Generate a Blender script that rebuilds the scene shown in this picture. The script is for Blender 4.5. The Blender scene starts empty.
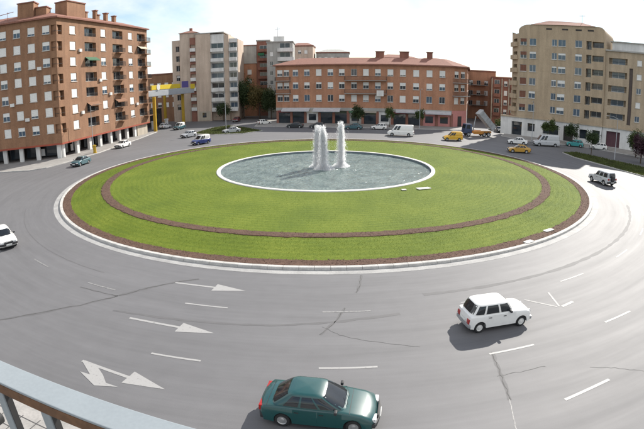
import bpy, bmesh, math, random
import numpy as np
from mathutils import Vector, Matrix, noise

R = math.radians
random.seed(7); np.random.seed(7)
scene = bpy.context.scene
col = scene.collection

# ------------------------------------------------------------------ camera
H = 11.7
FOC = 480.0                       # focal length of the wide lens in pixels of a 644 px wide frame
cd = bpy.data.cameras.new('camera'); cam = bpy.data.objects.new('camera', cd); col.objects.link(cam)
cam.location = (0, 0, H)
cam.rotation_euler = (Matrix.Rotation(R(90 - 16.095), 3, 'X') @ Matrix.Rotation(R(-0.445), 3, 'Z')).to_euler()
cd.type = 'PANO'
cd.sensor_fit = 'HORIZONTAL'; cd.sensor_width = 36.0; cd.sensor_height = 36.0 * 682 / 1024
cy = cd
cy.panorama_type = 'FISHEYE_LENS_POLYNOMIAL'
cy.fisheye_fov = R(170)
cy.fisheye_polynomial_k0 = 0.0; cy.fisheye_polynomial_k1 = -1.0 / (FOC / 644 * 36.0)
cy.fisheye_polynomial_k2 = 0.0; cy.fisheye_polynomial_k3 = 0.0; cy.fisheye_polynomial_k4 = 0.0
cd.clip_start = 0.05; cd.clip_end = 6000
scene.camera = cam
scene.cycles.max_bounces = 16; scene.cycles.diffuse_bounces = 8; scene.cycles.transparent_max_bounces = 48; scene.cycles.transmission_bounces = 12

# ------------------------------------------------------------------ sky, sun, exposure
SUN_AZ, SUN_EL = R(38), R(35)     # azimuth to the right of +Y
world = bpy.data.worlds.new('World'); scene.world = world; world.use_nodes = True
nt = world.node_tree; nt.nodes.clear()
def N(tree, kind, **kw):
    n = tree.nodes.new(kind)
    for k, v in kw.items(): setattr(n, k, v)
    return n
def math_node(tree, op, a, b=None, clamp=False):
    n = N(tree, 'ShaderNodeMath', operation=op, use_clamp=clamp)
    for i, v in enumerate((a, b)):
        if v is None: continue
        if isinstance(v, (int, float)): n.inputs[i].default_value = v
        else: tree.links.new(v, n.inputs[i])
    return n.outputs[0]
sky = N(nt, 'ShaderNodeTexSky', sky_type='NISHITA', sun_disc=False, sun_elevation=SUN_EL, sun_rotation=SUN_AZ)
sky.air_density = 1.0; sky.dust_density = 0.3; sky.ozone_density = 1.4
bg = N(nt, 'ShaderNodeBackground'); bg.inputs[1].default_value = 0.085
nt.links.new(sky.outputs[0], bg.inputs[0])
tc = N(nt, 'ShaderNodeTexCoord')
sep = N(nt, 'ShaderNodeSeparateXYZ'); nt.links.new(tc.outputs['Generated'], sep.inputs[0])
zz = math_node(nt, 'ADD', math_node(nt, 'MAXIMUM', sep.outputs[2], 0.0), 0.22)
comb = N(nt, 'ShaderNodeCombineXYZ')
nt.links.new(math_node(nt, 'DIVIDE', sep.outputs[0], zz), comb.inputs[0])
nt.links.new(math_node(nt, 'DIVIDE', sep.outputs[1], zz), comb.inputs[1])
mp = N(nt, 'ShaderNodeMapping'); mp.inputs['Location'].default_value = (0.0, 0.0, 0.0)
nt.links.new(comb.outputs[0], mp.inputs[0])
cn = N(nt, 'ShaderNodeTexNoise'); cn.inputs['Scale'].default_value = 0.62; cn.inputs['Detail'].default_value = 7; cn.inputs['Roughness'].default_value = 0.55; cn.inputs['Distortion'].default_value = 0.35
nt.links.new(mp.outputs[0], cn.inputs['Vector'])
cr = N(nt, 'ShaderNodeValToRGB'); cr.color_ramp.elements[0].position = 0.40; cr.color_ramp.elements[1].position = 0.55
nt.links.new(cn.outputs[0], cr.inputs[0])
cn2 = N(nt, 'ShaderNodeTexNoise'); cn2.inputs['Scale'].default_value = 1.5; cn2.inputs['Detail'].default_value = 6
nt.links.new(mp.outputs[0], cn2.inputs['Vector'])
cr2 = N(nt, 'ShaderNodeValToRGB'); cr2.color_ramp.elements[0].position = 0.3; cr2.color_ramp.elements[1].position = 0.62
cr2.color_ramp.elements[0].color = (0.93, 0.95, 0.98, 1); cr2.color_ramp.elements[1].color = (1, 1, 1, 1)
nt.links.new(cn2.outputs[0], cr2.inputs[0])
bgc = N(nt, 'ShaderNodeBackground'); bgc.inputs[1].default_value = 0.68
nt.links.new(cr2.outputs[0], bgc.inputs[0])
mixw = N(nt, 'ShaderNodeMixShader'); wo = N(nt, 'ShaderNodeOutputWorld')
nt.links.new(cr.outputs[0], mixw.inputs[0]); nt.links.new(bg.outputs[0], mixw.inputs[1]); nt.links.new(bgc.outputs[0], mixw.inputs[2])
nt.links.new(mixw.outputs[0], wo.inputs[0])

sd = bpy.data.lights.new('sun', 'SUN'); sd.energy = 4.2; sd.angle = R(0.6); sd.color = (1.0, 0.95, 0.87)
sun = bpy.data.objects.new('sun', sd); col.objects.link(sun)
S = Vector((math.sin(SUN_AZ) * math.cos(SUN_EL), math.cos(SUN_AZ) * math.cos(SUN_EL), math.sin(SUN_EL)))
sun.rotation_euler = (-S).to_track_quat('-Z', 'Y').to_euler(); sun.location = (60, 100, 90)
vs = scene.view_settings
scene.display_settings.display_device = 'sRGB'
vs.view_transform = 'Standard'; vs.look = 'None'; vs.exposure = 0.85; vs.gamma = 1.0; vs.use_curve_mapping = False

# ------------------------------------------------------------------ materials
MATS = {}
def mat(name, c1, c2=None, scale=2.0, rough=0.8, bump=0.0, bscale=None, spec=0.4, metal=0.0, fine=0.0, coat=0.0, detail=5.0, bdist=0.02, trans=0.0, stain=0.0):
    if name in MATS: return MATS[name]
    m = bpy.data.materials.new(name); m.use_nodes = True; t = m.node_tree
    b = t.nodes['Principled BSDF']
    b.inputs['Roughness'].default_value = rough; b.inputs['Metallic'].default_value = metal
    b.inputs['Specular IOR Level'].default_value = spec
    b.inputs['Coat Weight'].default_value = coat; b.inputs['Coat Roughness'].default_value = 0.06
    geo = N(t, 'ShaderNodeNewGeometry')
    if c2 is None: c2 = tuple(v * 0.86 for v in c1)
    n = N(t, 'ShaderNodeTexNoise'); n.inputs['Scale'].default_value = scale; n.inputs['Detail'].default_value = detail; n.inputs['Roughness'].default_value = 0.6
    t.links.new(geo.outputs['Position'], n.inputs['Vector'])
    rp = N(t, 'ShaderNodeValToRGB'); rp.color_ramp.elements[0].position = 0.32; rp.color_ramp.elements[1].position = 0.68
    rp.color_ramp.elements[0].color = (*c2, 1); rp.color_ramp.elements[1].color = (*c1, 1)
    t.links.new(n.outputs[0], rp.inputs[0]); out = rp.outputs[0]
    if fine > 0:
        n2 = N(t, 'ShaderNodeTexNoise'); n2.inputs['Scale'].default_value = (bscale or scale * 12); n2.inputs['Detail'].default_value = 3
        t.links.new(geo.outputs['Position'], n2.inputs['Vector'])
        mr = N(t, 'ShaderNodeMapRange'); mr.inputs[1].default_value = 0.25; mr.inputs[2].default_value = 0.75; mr.inputs[3].default_value = 1 - fine; mr.inputs[4].default_value = 1 + fine
        t.links.new(n2.outputs[0], mr.inputs[0])
        mx = N(t, 'ShaderNodeMix', data_type='RGBA', blend_type='MULTIPLY'); mx.inputs[0].default_value = 1
        t.links.new(out, mx.inputs[6]); t.links.new(mr.outputs[0], mx.inputs[7]); out = mx.outputs[2]
    if stain > 0:                                      # rain streaks: noise drawn out downwards
        vm = N(t, 'ShaderNodeVectorMath', operation='MULTIPLY'); vm.inputs[1].default_value = (0.9, 0.9, 0.09); t.links.new(geo.outputs['Position'], vm.inputs[0])
        n4 = N(t, 'ShaderNodeTexNoise'); n4.inputs['Scale'].default_value = 1.0; n4.inputs['Detail'].default_value = 6; n4.inputs['Roughness'].default_value = 0.65; t.links.new(vm.outputs[0], n4.inputs['Vector'])
        m4 = N(t, 'ShaderNodeMapRange'); m4.inputs[1].default_value = 0.3; m4.inputs[2].default_value = 0.7; m4.inputs[3].default_value = 1 - stain; m4.inputs[4].default_value = 1 + stain*0.5; t.links.new(n4.outputs[0], m4.inputs[0])
        mx4 = N(t, 'ShaderNodeMix', data_type='RGBA', blend_type='MULTIPLY'); mx4.inputs[0].default_value = 1
        t.links.new(out, mx4.inputs[6]); t.links.new(m4.outputs[0], mx4.inputs[7]); out = mx4.outputs[2]
    t.links.new(out, b.inputs['Base Color'])
    if bump > 0:
        n3 = N(t, 'ShaderNodeTexNoise'); n3.inputs['Scale'].default_value = (bscale or scale * 10); n3.inputs['Detail'].default_value = 4
        t.links.new(geo.outputs['Position'], n3.inputs['Vector'])
        bp = N(t, 'ShaderNodeBump'); bp.inputs['Strength'].default_value = bump; bp.inputs['Distance'].default_value = bdist
        t.links.new(n3.outputs[0], bp.inputs['Height']); t.links.new(bp.outputs[0], b.inputs['Normal'])
    if trans > 0:
        tr = N(t, 'ShaderNodeBsdfTranslucent'); t.links.new(out, tr.inputs[0])
        ms = N(t, 'ShaderNodeMixShader'); ms.inputs[0].default_value = trans
        o = t.nodes['Material Output']; t.links.new(b.outputs[0], ms.inputs[1]); t.links.new(tr.outputs[0], ms.inputs[2]); t.links.new(ms.outputs[0], o.inputs[0])
    MATS[name] = m; return m

CX, CY = 0.53, 60.65              # island centre
def radial(t):
    geo = N(t, 'ShaderNodeNewGeometry')
    sb = N(t, 'ShaderNodeVectorMath', operation='SUBTRACT'); sb.inputs[1].default_value = (CX, CY, 0)
    t.links.new(geo.outputs['Position'], sb.inputs[0])
    ml = N(t, 'ShaderNodeVectorMath', operation='MULTIPLY'); ml.inputs[1].default_value = (1, 1, 0); t.links.new(sb.outputs[0], ml.inputs[0])
    ln = N(t, 'ShaderNodeVectorMath', operation='LENGTH'); t.links.new(ml.outputs[0], ln.inputs[0])
    return geo, ln.outputs['Value']

def asphalt():
    m = bpy.data.materials.new('asphalt'); m.use_nodes = True; t = m.node_tree; b = t.nodes['Principled BSDF']
    geo, rad = radial(t); pos = geo.outputs['Position']
    def noise_(scale, detail=4, vec=pos):
        n = N(t, 'ShaderNodeTexNoise'); n.inputs['Scale'].default_value = scale; n.inputs['Detail'].default_value = detail; t.links.new(vec, n.inputs['Vector']); return n.outputs[0]
    big = noise_(0.09, 5); mid = noise_(1.1, 6); fine = noise_(26, 3); grain = noise_(110, 2)
    # traffic wear: streaks drawn out along the way the cars go round the island
    sx = N(t, 'ShaderNodeSeparateXYZ'); sbv = N(t, 'ShaderNodeVectorMath', operation='SUBTRACT'); sbv.inputs[1].default_value = (CX, CY, 0)
    t.links.new(pos, sbv.inputs[0]); t.links.new(sbv.outputs[0], sx.inputs[0])
    ang = math_node(t, 'ARCTAN2', sx.outputs[1], sx.outputs[0])
    pol = N(t, 'ShaderNodeCombineXYZ'); t.links.new(rad, pol.inputs[0]); t.links.new(math_node(t, 'MULTIPLY', ang, 2.6), pol.inputs[1])
    streak = noise_(1.15, 5, pol.outputs[0]); streak2 = noise_(4.5, 3, pol.outputs[0])
    v = math_node(t, 'ADD', math_node(t, 'MULTIPLY', math_node(t, 'SUBTRACT', big, 0.5), 0.30), 1.0)
    for src, k in ((mid, 0.16), (fine, 0.34), (grain, 0.40), (streak, 0.34), (streak2, 0.24)):
        v = math_node(t, 'ADD', v, math_node(t, 'MULTIPLY', math_node(t, 'SUBTRACT', src, 0.5), k))
    cb = N(t, 'ShaderNodeMix', data_type='RGBA', blend_type='MULTIPLY'); cb.inputs[0].default_value = 1
    cb.inputs[6].default_value = (0.132, 0.130, 0.134, 1); t.links.new(v, cb.inputs[7]); t.links.new(cb.outputs[2], b.inputs['Base Color'])
    rr = math_node(t, 'ADD', math_node(t, 'MULTIPLY', math_node(t, 'SUBTRACT', streak, 0.5), -0.12), 0.655)
    rr = math_node(t, 'ADD', rr, math_node(t, 'MULTIPLY', math_node(t, 'SUBTRACT', fine, 0.5), 0.2))
    t.links.new(rr, b.inputs['Roughness']); b.inputs['Specular IOR Level'].default_value = 0.36
    bp = N(t, 'ShaderNodeBump'); bp.inputs['Strength'].default_value = 0.35; bp.inputs['Distance'].default_value = 0.006
    t.links.new(noise_(45, 3), bp.inputs['Height']); t.links.new(bp.outputs[0], b.inputs['Normal'])
    return m

def lawn_mat():
    m = bpy.data.materials.new('mown_lawn'); m.use_nodes = True; t = m.node_tree; b = t.nodes['Principled BSDF']
    geo, rad = radial(t); pos = geo.outputs['Position']
    def noise_(scale, detail=4):
        n = N(t, 'ShaderNodeTexNoise'); n.inputs['Scale'].default_value = scale; n.inputs['Detail'].default_value = detail; t.links.new(pos, n.inputs['Vector']); return n.outputs[0]
    wob = math_node(t, 'ADD', rad, math_node(t, 'MULTIPLY', noise_(0.25, 2), 0.5))
    band = math_node(t, 'SINE', math_node(t, 'MULTIPLY', wob, 2 * math.pi / 0.62))
    f = math_node(t, 'ADD', math_node(t, 'MULTIPLY', noise_(0.22, 6), 0.62), math_node(t, 'MULTIPLY', noise_(3.5, 4), 0.38))
    f = math_node(t, 'ADD', f, math_node(t, 'MULTIPLY', math_node(t, 'MULTIPLY', band, noise_(0.16, 3)), 0.09))
    rp = N(t, 'ShaderNodeValToRGB'); e = rp.color_ramp.elements
    e[0].position = 0.30; e[0].color = (0.076, 0.114, 0.008, 1); e[1].position = 0.70; e[1].color = (0.148, 0.184, 0.018, 1)
    k = e.new(0.5); k.color = (0.107, 0.147, 0.011, 1)
    t.links.new(f, rp.inputs[0]); t.links.new(rp.outputs[0], b.inputs['Base Color'])
    b.inputs['Roughness'].default_value = 0.85; b.inputs['Specular IOR Level'].default_value = 0.2
    bp = N(t, 'ShaderNodeBump'); bp.inputs['Strength'].default_value = 0.6; bp.inputs['Distance'].default_value = 0.04
    t.links.new(noise_(18, 4), bp.inputs['Height']); t.links.new(bp.outputs[0], b.inputs['Normal'])
    return m

def water_mat():
    m = bpy.data.materials.new('pond_water'); m.use_nodes = True; t = m.node_tree; b = t.nodes['Principled BSDF']
    geo = N(t, 'ShaderNodeNewGeometry')
    n = N(t, 'ShaderNodeTexNoise'); n.inputs['Scale'].default_value = 0.5; n.inputs['Detail'].default_value = 5; t.links.new(geo.outputs['Position'], n.inputs['Vector'])
    rp = N(t, 'ShaderNodeValToRGB'); rp.color_ramp.elements[0].position = 0.35; rp.color_ramp.elements[1].position = 0.7
    rp.color_ramp.elements[0].color = (0.118, 0.155, 0.148, 1); rp.color_ramp.elements[1].color = (0.195, 0.24, 0.222, 1)
    t.links.new(n.outputs[0], rp.inputs[0]); t.links.new(rp.outputs[0], b.inputs['Base Color'])
    b.inputs['Roughness'].default_value = 0.09; b.inputs['IOR'].default_value = 1.33
    n3 = N(t, 'ShaderNodeTexNoise'); n3.inputs['Scale'].default_value = 2.4; n3.inputs['Detail'].default_value = 3; t.links.new(geo.outputs['Position'], n3.inputs['Vector'])
    bp = N(t, 'ShaderNodeBump'); bp.inputs['Strength'].default_value = 0.8; bp.inputs['Distance'].default_value = 0.25
    t.links.new(n3.outputs[0], bp.inputs['Height']); t.links.new(bp.outputs[0], b.inputs['Normal'])
    return m

M_ASPH = asphalt(); M_LAWN = lawn_mat(); M_WATER = water_mat()
M_BLADE = mat('grass_blade', (0.148, 0.190, 0.018), (0.092, 0.132, 0.010), scale=0.35, rough=0.7, trans=0.25)
M_VERGE = mat('verge_grass', (0.085, 0.11, 0.022), (0.055, 0.065, 0.02), scale=0.5, rough=0.9, bump=0.5, bscale=14, bdist=0.04)
M_MULCH = mat('bark_mulch', (0.118, 0.066, 0.044), (0.080, 0.044, 0.030), scale=3.0, rough=0.95, fine=0.35, bscale=16, bump=0.9, bdist=0.06)
M_GROUND = mat('city_ground', (0.16, 0.155, 0.145), (0.11, 0.105, 0.10), scale=0.05, rough=0.9)
M_PAVE = mat('paving_concrete', (0.30, 0.285, 0.265), (0.22, 0.21, 0.20), scale=0.6, rough=0.85, fine=0.12, bscale=9)
M_PAVE2 = mat('pale_paving', (0.36, 0.34, 0.32), (0.25, 0.24, 0.225), scale=0.9, rough=0.8, fine=0.12, bscale=9)
M_KERB = mat('kerb_stone', (0.52, 0.50, 0.47), (0.36, 0.35, 0.33), scale=1.4, rough=0.8, fine=0.12, bscale=12)
M_GUTTER = mat('gutter_concrete', (0.36, 0.355, 0.345), (0.25, 0.245, 0.24), scale=0.9, rough=0.75, fine=0.15, bscale=10)
M_RIM = mat('pond_rim_stone', (0.66, 0.64, 0.60), (0.50, 0.48, 0.45), scale=1.2, rough=0.7)
M_POOLWALL = mat('pond_wall', (0.16, 0.19, 0.21), (0.10, 0.13, 0.15), scale=1.5, rough=0.5)
M_PAINT = mat('road_paint', (0.40, 0.39, 0.375), (0.26, 0.255, 0.25), scale=2.6, rough=0.55, fine=0.25, bscale=16)
def worn_paint(name, c, cover):
    m = bpy.data.materials.new(name); m.use_nodes = True; t = m.node_tree; b = t.nodes['Principled BSDF']; geo = N(t, 'ShaderNodeNewGeometry')
    n = N(t, 'ShaderNodeTexNoise'); n.inputs['Scale'].default_value = 7.0; n.inputs['Detail'].default_value = 8; n.inputs['Roughness'].default_value = 0.75; t.links.new(geo.outputs['Position'], n.inputs['Vector'])
    rp = N(t, 'ShaderNodeValToRGB'); e = rp.color_ramp.elements; e[0].position = cover - 0.05; e[0].color = (0.14, 0.137, 0.138, 1); e[1].position = cover + 0.07; e[1].color = (*c, 1)
    t.links.new(n.outputs[0], rp.inputs[0]); t.links.new(rp.outputs[0], b.inputs['Base Color']); b.inputs['Roughness'].default_value = 0.6; return m
M_FADED = worn_paint('faded_road_paint', (0.235, 0.23, 0.225), 0.47)
M_PAINT = worn_paint('road_paint', (0.315, 0.308, 0.30), 0.37)
M_TAR = mat('bitumen_seal', (0.075, 0.072, 0.072), (0.05, 0.048, 0.048), scale=3.0, rough=0.75)
M_TAR2 = mat('worn_seal', (0.118, 0.115, 0.117), (0.098, 0.096, 0.098), scale=1.2, rough=0.72)
def foam_mat():
    m = bpy.data.materials.new('water_foam'); m.use_nodes = True; t = m.node_tree; t.nodes.clear()
    o = N(t, 'ShaderNodeOutputMaterial'); d = N(t, 'ShaderNodeBsdfDiffuse'); tl_ = N(t, 'ShaderNodeBsdfTranslucent'); tp = N(t, 'ShaderNodeBsdfTransparent')
    geo = N(t, 'ShaderNodeNewGeometry'); n = N(t, 'ShaderNodeTexNoise'); n.inputs['Scale'].default_value = 4; t.links.new(geo.outputs['Position'], n.inputs['Vector'])
    rp = N(t, 'ShaderNodeValToRGB'); rp.color_ramp.elements[0].color = (0.95, 0.96, 0.97, 1); rp.color_ramp.elements[1].color = (0.99, 0.99, 0.99, 1); t.links.new(n.outputs[0], rp.inputs[0])
    t.links.new(rp.outputs[0], d.inputs[0]); t.links.new(rp.outputs[0], tl_.inputs[0])
    a = N(t, 'ShaderNodeMixShader'); a.inputs[0].default_value = 0.72; t.links.new(d.outputs[0], a.inputs[1]); t.links.new(tl_.outputs[0], a.inputs[2])
    b = N(t, 'ShaderNodeMixShader'); b.inputs[0].default_value = 0.60; t.links.new(tp.outputs[0], b.inputs[1]); t.links.new(a.outputs[0], b.inputs[2]); t.links.new(b.outputs[0], o.inputs[0])
    return m
M_FOAM = foam_mat()
M_BRICK_L = mat('brown_brick', (0.305, 0.168, 0.098), (0.245, 0.132, 0.077), scale=0.35, rough=0.9, fine=0.14, bscale=5, stain=0.22)
M_BRICK_M = mat('orange_brick', (0.46, 0.235, 0.145), (0.38, 0.19, 0.115), scale=0.30, rough=0.9, fine=0.14, bscale=5, stain=0.22)
M_BRICK_R = mat('tan_brick', (0.45, 0.35, 0.24), (0.39, 0.30, 0.205), scale=0.25, rough=0.9, fine=0.10, bscale=5, stain=0.22)
M_BRICK_R2 = mat('pale_tan_brick', (0.46, 0.365, 0.26), (0.40, 0.315, 0.22), scale=0.25, rough=0.9, fine=0.10, bscale=5, stain=0.22)
M_BRICK_T = mat('rosy_brick', (0.56, 0.45, 0.36), (0.49, 0.385, 0.305), scale=0.3, rough=0.9, fine=0.10, bscale=5, stain=0.22)
M_BRICK_S = mat('dull_red_brick', (0.30, 0.14, 0.10), (0.23, 0.105, 0.078), scale=0.3, rough=0.9, fine=0.12, bscale=5, stain=0.22)
M_CREAM = mat('cream_render', (0.50, 0.44, 0.35), (0.42, 0.37, 0.30), scale=0.5, rough=0.9, stain=0.2)
M_GREYR = mat('grey_render', (0.42, 0.41, 0.38), (0.34, 0.33, 0.31), scale=0.5, rough=0.9, stain=0.2)
M_WHITER = mat('white_render', (0.74, 0.73, 0.70), (0.62, 0.61, 0.59), scale=0.5, rough=0.85, stain=0.2)
M_TILE = mat('clay_roof_tile', (0.27, 0.125, 0.09), (0.205, 0.095, 0.07), scale=1.5, rough=0.9, fine=0.2, bscale=6)
M_REDBAND = mat('red_brick_band', (0.36, 0.085, 0.05), (0.28, 0.07, 0.045), scale=0.8, rough=0.9)
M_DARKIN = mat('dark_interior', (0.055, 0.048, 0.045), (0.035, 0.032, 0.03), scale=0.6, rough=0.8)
M_GLASS = mat('window_glass', (0.035, 0.045, 0.055), (0.02, 0.026, 0.032), scale=0.8, rough=0.05, spec=0.6)
M_BLUEGLASS = mat('bluish_glass', (0.07, 0.11, 0.16), (0.04, 0.07, 0.10), scale=0.5, rough=0.08, spec=0.6)
M_CARGLASS = mat('car_glass', (0.022, 0.026, 0.030), (0.014, 0.017, 0.02), scale=2, rough=0.06, spec=0.55)
M_BLIND = mat('white_roller_blind', (0.80, 0.79, 0.76), (0.72, 0.71, 0.68), scale=0.4, rough=0.7)
M_FRAME = mat('window_frame_paint', (0.62, 0.61, 0.58), (0.55, 0.54, 0.52), scale=1.0, rough=0.6)
M_IRON = mat('dark_iron', (0.045, 0.043, 0.042), (0.03, 0.03, 0.03), scale=3, rough=0.55)
M_STEEL = mat('galvanised_steel', (0.40, 0.41, 0.42), (0.32, 0.33, 0.34), scale=2, rough=0.45, metal=0.5)
M_YEL = mat('yellow_paint', (0.50, 0.32, 0.03), (0.42, 0.265, 0.025), scale=2, rough=0.5)
M_SIGNY = mat('yellow_sign_panel', (0.68, 0.50, 0.03), (0.62, 0.45, 0.03), scale=2, rough=0.5)
M_CANOPY = mat('grey_canopy_metal', (0.40, 0.42, 0.44), (0.34, 0.36, 0.38), scale=0.7, rough=0.5)
M_PURPLE = mat('purple_panel', (0.11, 0.085, 0.28), None, rough=0.6)
M_AWN = mat('pale_awning', (0.50, 0.50, 0.52), (0.40, 0.40, 0.42), scale=1.5, rough=0.8)
M_PINK = mat('pink_shop_paint', (0.55, 0.24, 0.22), None, rough=0.8)
M_RUBBER = mat('tyre_rubber', (0.025, 0.025, 0.026), (0.018, 0.018, 0.018), scale=6, rough=0.85)
M_RIMM = mat('wheel_trim', (0.50, 0.50, 0.50), (0.42, 0.42, 0.42), scale=5, rough=0.35, metal=0.6)
M_PLAST = mat('black_plastic', (0.035, 0.035, 0.037), (0.025, 0.025, 0.027), scale=5, rough=0.6)
M_LENS = mat('headlight_lens', (0.75, 0.76, 0.76), (0.6, 0.6, 0.6), scale=8, rough=0.12, spec=0.7)
M_TAIL = mat('red_lens', (0.38, 0.02, 0.015), (0.28, 0.015, 0.012), scale=8, rough=0.2, spec=0.6)
M_AMBER = mat('amber_lens', (0.65, 0.22, 0.01), (0.55, 0.18, 0.01), scale=8, rough=0.2, spec=0.6)
M_PLATE = mat('number_plate', (0.75, 0.75, 0.72), None, rough=0.5)
M_BARK = mat('tree_bark', (0.10, 0.075, 0.055), (0.06, 0.045, 0.035), scale=6, rough=0.95, bump=0.5, bscale=20)
def leafmat(n, a, b): return mat(n, a, b, scale=1.3, rough=0.7, trans=0.25, spec=0.3)
M_LEAF = leafmat('green_leaf', (0.10, 0.14, 0.04), (0.05, 0.075, 0.024))
M_LEAF2 = leafmat('dark_leaf', (0.065, 0.095, 0.035), (0.032, 0.05, 0.02))
M_LEAF3 = leafmat('olive_brown_leaf', (0.17, 0.125, 0.04), (0.09, 0.08, 0.03))
M_LEAF4 = leafmat('purple_leaf', (0.085, 0.038, 0.05), (0.045, 0.02, 0.03))
M_RAILB = mat('pale_blue_paint', (0.255, 0.285, 0.302), (0.235, 0.263, 0.28), scale=5, rough=0.45, fine=0.05, bscale=60)
M_RAILBROWN = mat('rail_brown', (0.15, 0.075, 0.035), (0.10, 0.05, 0.025), scale=8, rough=0.7, fine=0.2, bscale=40)
def paint(n, c): return mat('paint_' + n, c, tuple(v * 0.93 for v in c), scale=3, rough=0.32, spec=0.5, coat=0.5)

# ------------------------------------------------------------------ mesh helpers
class MB:
    def __init__(s): s.v = []; s.f = []
    def add(s, vs_, fs_):
        o = len(s.v); s.v += [tuple(p) for p in vs_]; s.f += [tuple(i + o for i in f) for f in fs_]; return s
    def box(s, x0, x1, y0, y1, z0, z1):
        return s.add([(x0,y0,z0),(x1,y0,z0),(x1,y1,z0),(x0,y1,z0),(x0,y0,z1),(x1,y0,z1),(x1,y1,z1),(x0,y1,z1)],
                     [(0,3,2,1),(4,5,6,7),(0,1,5,4),(1,2,6,5),(2,3,7,6),(3,0,4,7)])
    def prism(s, poly, z0, z1):
        n = len(poly)
        a = sum(poly[i][0]*poly[(i+1)%n][1] - poly[(i+1)%n][0]*poly[i][1] for i in range(n))
        if a < 0: poly = poly[::-1]
        vs_ = [(x, y, z0) for x, y in poly] + [(x, y, z1) for x, y in poly]
        return s.add(vs_, [tuple(range(n))[::-1], tuple(range(n, 2*n))] + [(i, (i+1) % n, n + (i+1) % n, n + i) for i in range(n)])
    def tube(s, pts, radii, seg=8):
        pts = [Vector(p) for p in pts]; rings = []
        for i, p in enumerate(pts):
            d = (pts[min(i+1, len(pts)-1)] - pts[max(i-1, 0)]).normalized()
            a = d.orthogonal().normalized() if abs(d.z) < 0.9 else Vector((1,0,0)); a = (a - d * a.dot(d)).normalized(); b = d.cross(a)
            rings.append([p + (a * math.cos(2*math.pi*k/seg) + b * math.sin(2*math.pi*k/seg)) * radii[i] for k in range(seg)])
        vs_ = [q for r in rings for q in r]; fs_ = []
        for i in range(len(pts)-1):
            for k in range(seg):
                fs_.append((i*seg+k, i*seg+(k+1) % seg, (i+1)*seg+(k+1) % seg, (i+1)*seg+k))
        fs_ += [tuple(range(seg))[::-1], tuple(range((len(pts)-1)*seg, len(pts)*seg))]
        return s.add(vs_, fs_)
    def lathe_y(s, prof, seg=24, cx=0, cz=0):      # profile of (y, r) round an axis along y
        n = len(prof)
        vs_ = [(cx + r*math.cos(2*math.pi*k/seg), y, cz + r*math.sin(2*math.pi*k/seg)) for k in range(seg) for y, r in prof]
        fs_ = [(k*n+i, k*n+i+1, ((k+1) % seg)*n+i+1, ((k+1) % seg)*n+i) for k in range(seg) for i in range(n-1)]
        return s.add(vs_, fs_)
    def mesh(s, name, m, smooth=None, bevel=0, bseg=2):
        me = bpy.data.meshes.new(name); me.from_pydata(s.v, [], s.f)
        mm = m if isinstance(m, (list, tuple)) else [m]
        for q in mm: me.materials.append(q)
        bm = bmesh.new(); bm.from_mesh(me)
        if bevel > 0:
            bmesh.ops.remove_doubles(bm, verts=bm.verts, dist=1e-5)
            ed = [e for e in bm.edges if len(e.link_faces) == 2 and e.calc_face_angle(0) > 0.5]
            bmesh.ops.bevel(bm, geom=ed, offset=bevel, segments=bseg, affect='EDGES', profile=0.6, clamp_overlap=True)
        bmesh.ops.recalc_face_normals(bm, faces=bm.faces)
        if smooth:
            for f in bm.faces: f.smooth = True
            for e in bm.edges:
                if len(e.link_faces) == 2 and e.calc_face_angle(0) > R(smooth): e.smooth = False
        bm.to_mesh(me); bm.free(); return me
def obj(name, me, parent=None, loc=(0,0,0), rz=0.0):
    o = bpy.data.objects.new(name, me); col.objects.link(o)
    o.location = loc; o.rotation_euler = (0, 0, rz)
    if parent: o.parent = parent
    return o
def tag(o, label, cat, group=None):
    o['label'] = label; o['category'] = cat
    if group: o['group'] = group
    return o
def thing(name, label, cat, loc=(0,0,0), rz=0.0, group=None):
    return tag(obj(name, None, None, loc, rz), label, cat, group)
def kind(o, k): o['kind'] = k; return o
CACHE = {}
def cached(key, fn):
    if key not in CACHE: CACHE[key] = fn()
    return CACHE[key]
def npmesh(name, V, F, m):                           # big triangle/quad soups
    me = bpy.data.meshes.new(name); k = F.shape[1]
    me.vertices.add(len(V)); me.vertices.foreach_set('co', V.astype(np.float32).ravel())
    me.loops.add(F.size); me.loops.foreach_set('vertex_index', F.astype(np.int32).ravel())
    me.polygons.add(len(F)); me.polygons.foreach_set('loop_start', np.arange(0, F.size, k, dtype=np.int32)); me.polygons.foreach_set('loop_total', np.full(len(F), k, dtype=np.int32))
    me.update(calc_edges=True); me.materials.append(m); return me

def ring_mesh(name, prof, m, seg=256, a0=0.0, a1=2*math.pi, smooth=30, wob=None):
    n = len(prof); full = abs(a1 - a0 - 2*math.pi) < 1e-6; ns = seg if full else seg + 1
    V = []; F = []
    for k in range(ns):
        a = a0 + (a1 - a0) * k / seg
        for j, (r, z) in enumerate(prof):
            if wob: r = r + wob(j, a)
            V.append((CX + r*math.cos(a), CY + r*math.sin(a), z))
    for k in range(seg):
        k2 = (k+1) % ns
        for i in range(n-1): F.append((k*n+i, k2*n+i, k2*n+i+1, k*n+i+1))
    return MB().add(V, F).mesh(name, m, smooth=smooth)

# ------------------------------------------------------------------ ground, road, island
g = MB().add([(-3000,-3000,-0.03),(3000,-3000,-0.03),(3000,3000,-0.03),(-3000,3000,-0.03)], [(0,1,2,3)])
kind(obj('ground', g.mesh('ground', M_GROUND)), 'structure')
poly = [(150*math.cos(a), 70 + 150*math.sin(a)) for a in [2*math.pi*k/96 for k in range(96)]]
road = kind(obj('road', MB().add([(x, y, 0) for x, y in poly], [tuple(range(96))]).mesh('road', M_ASPH)), 'structure')

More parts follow.
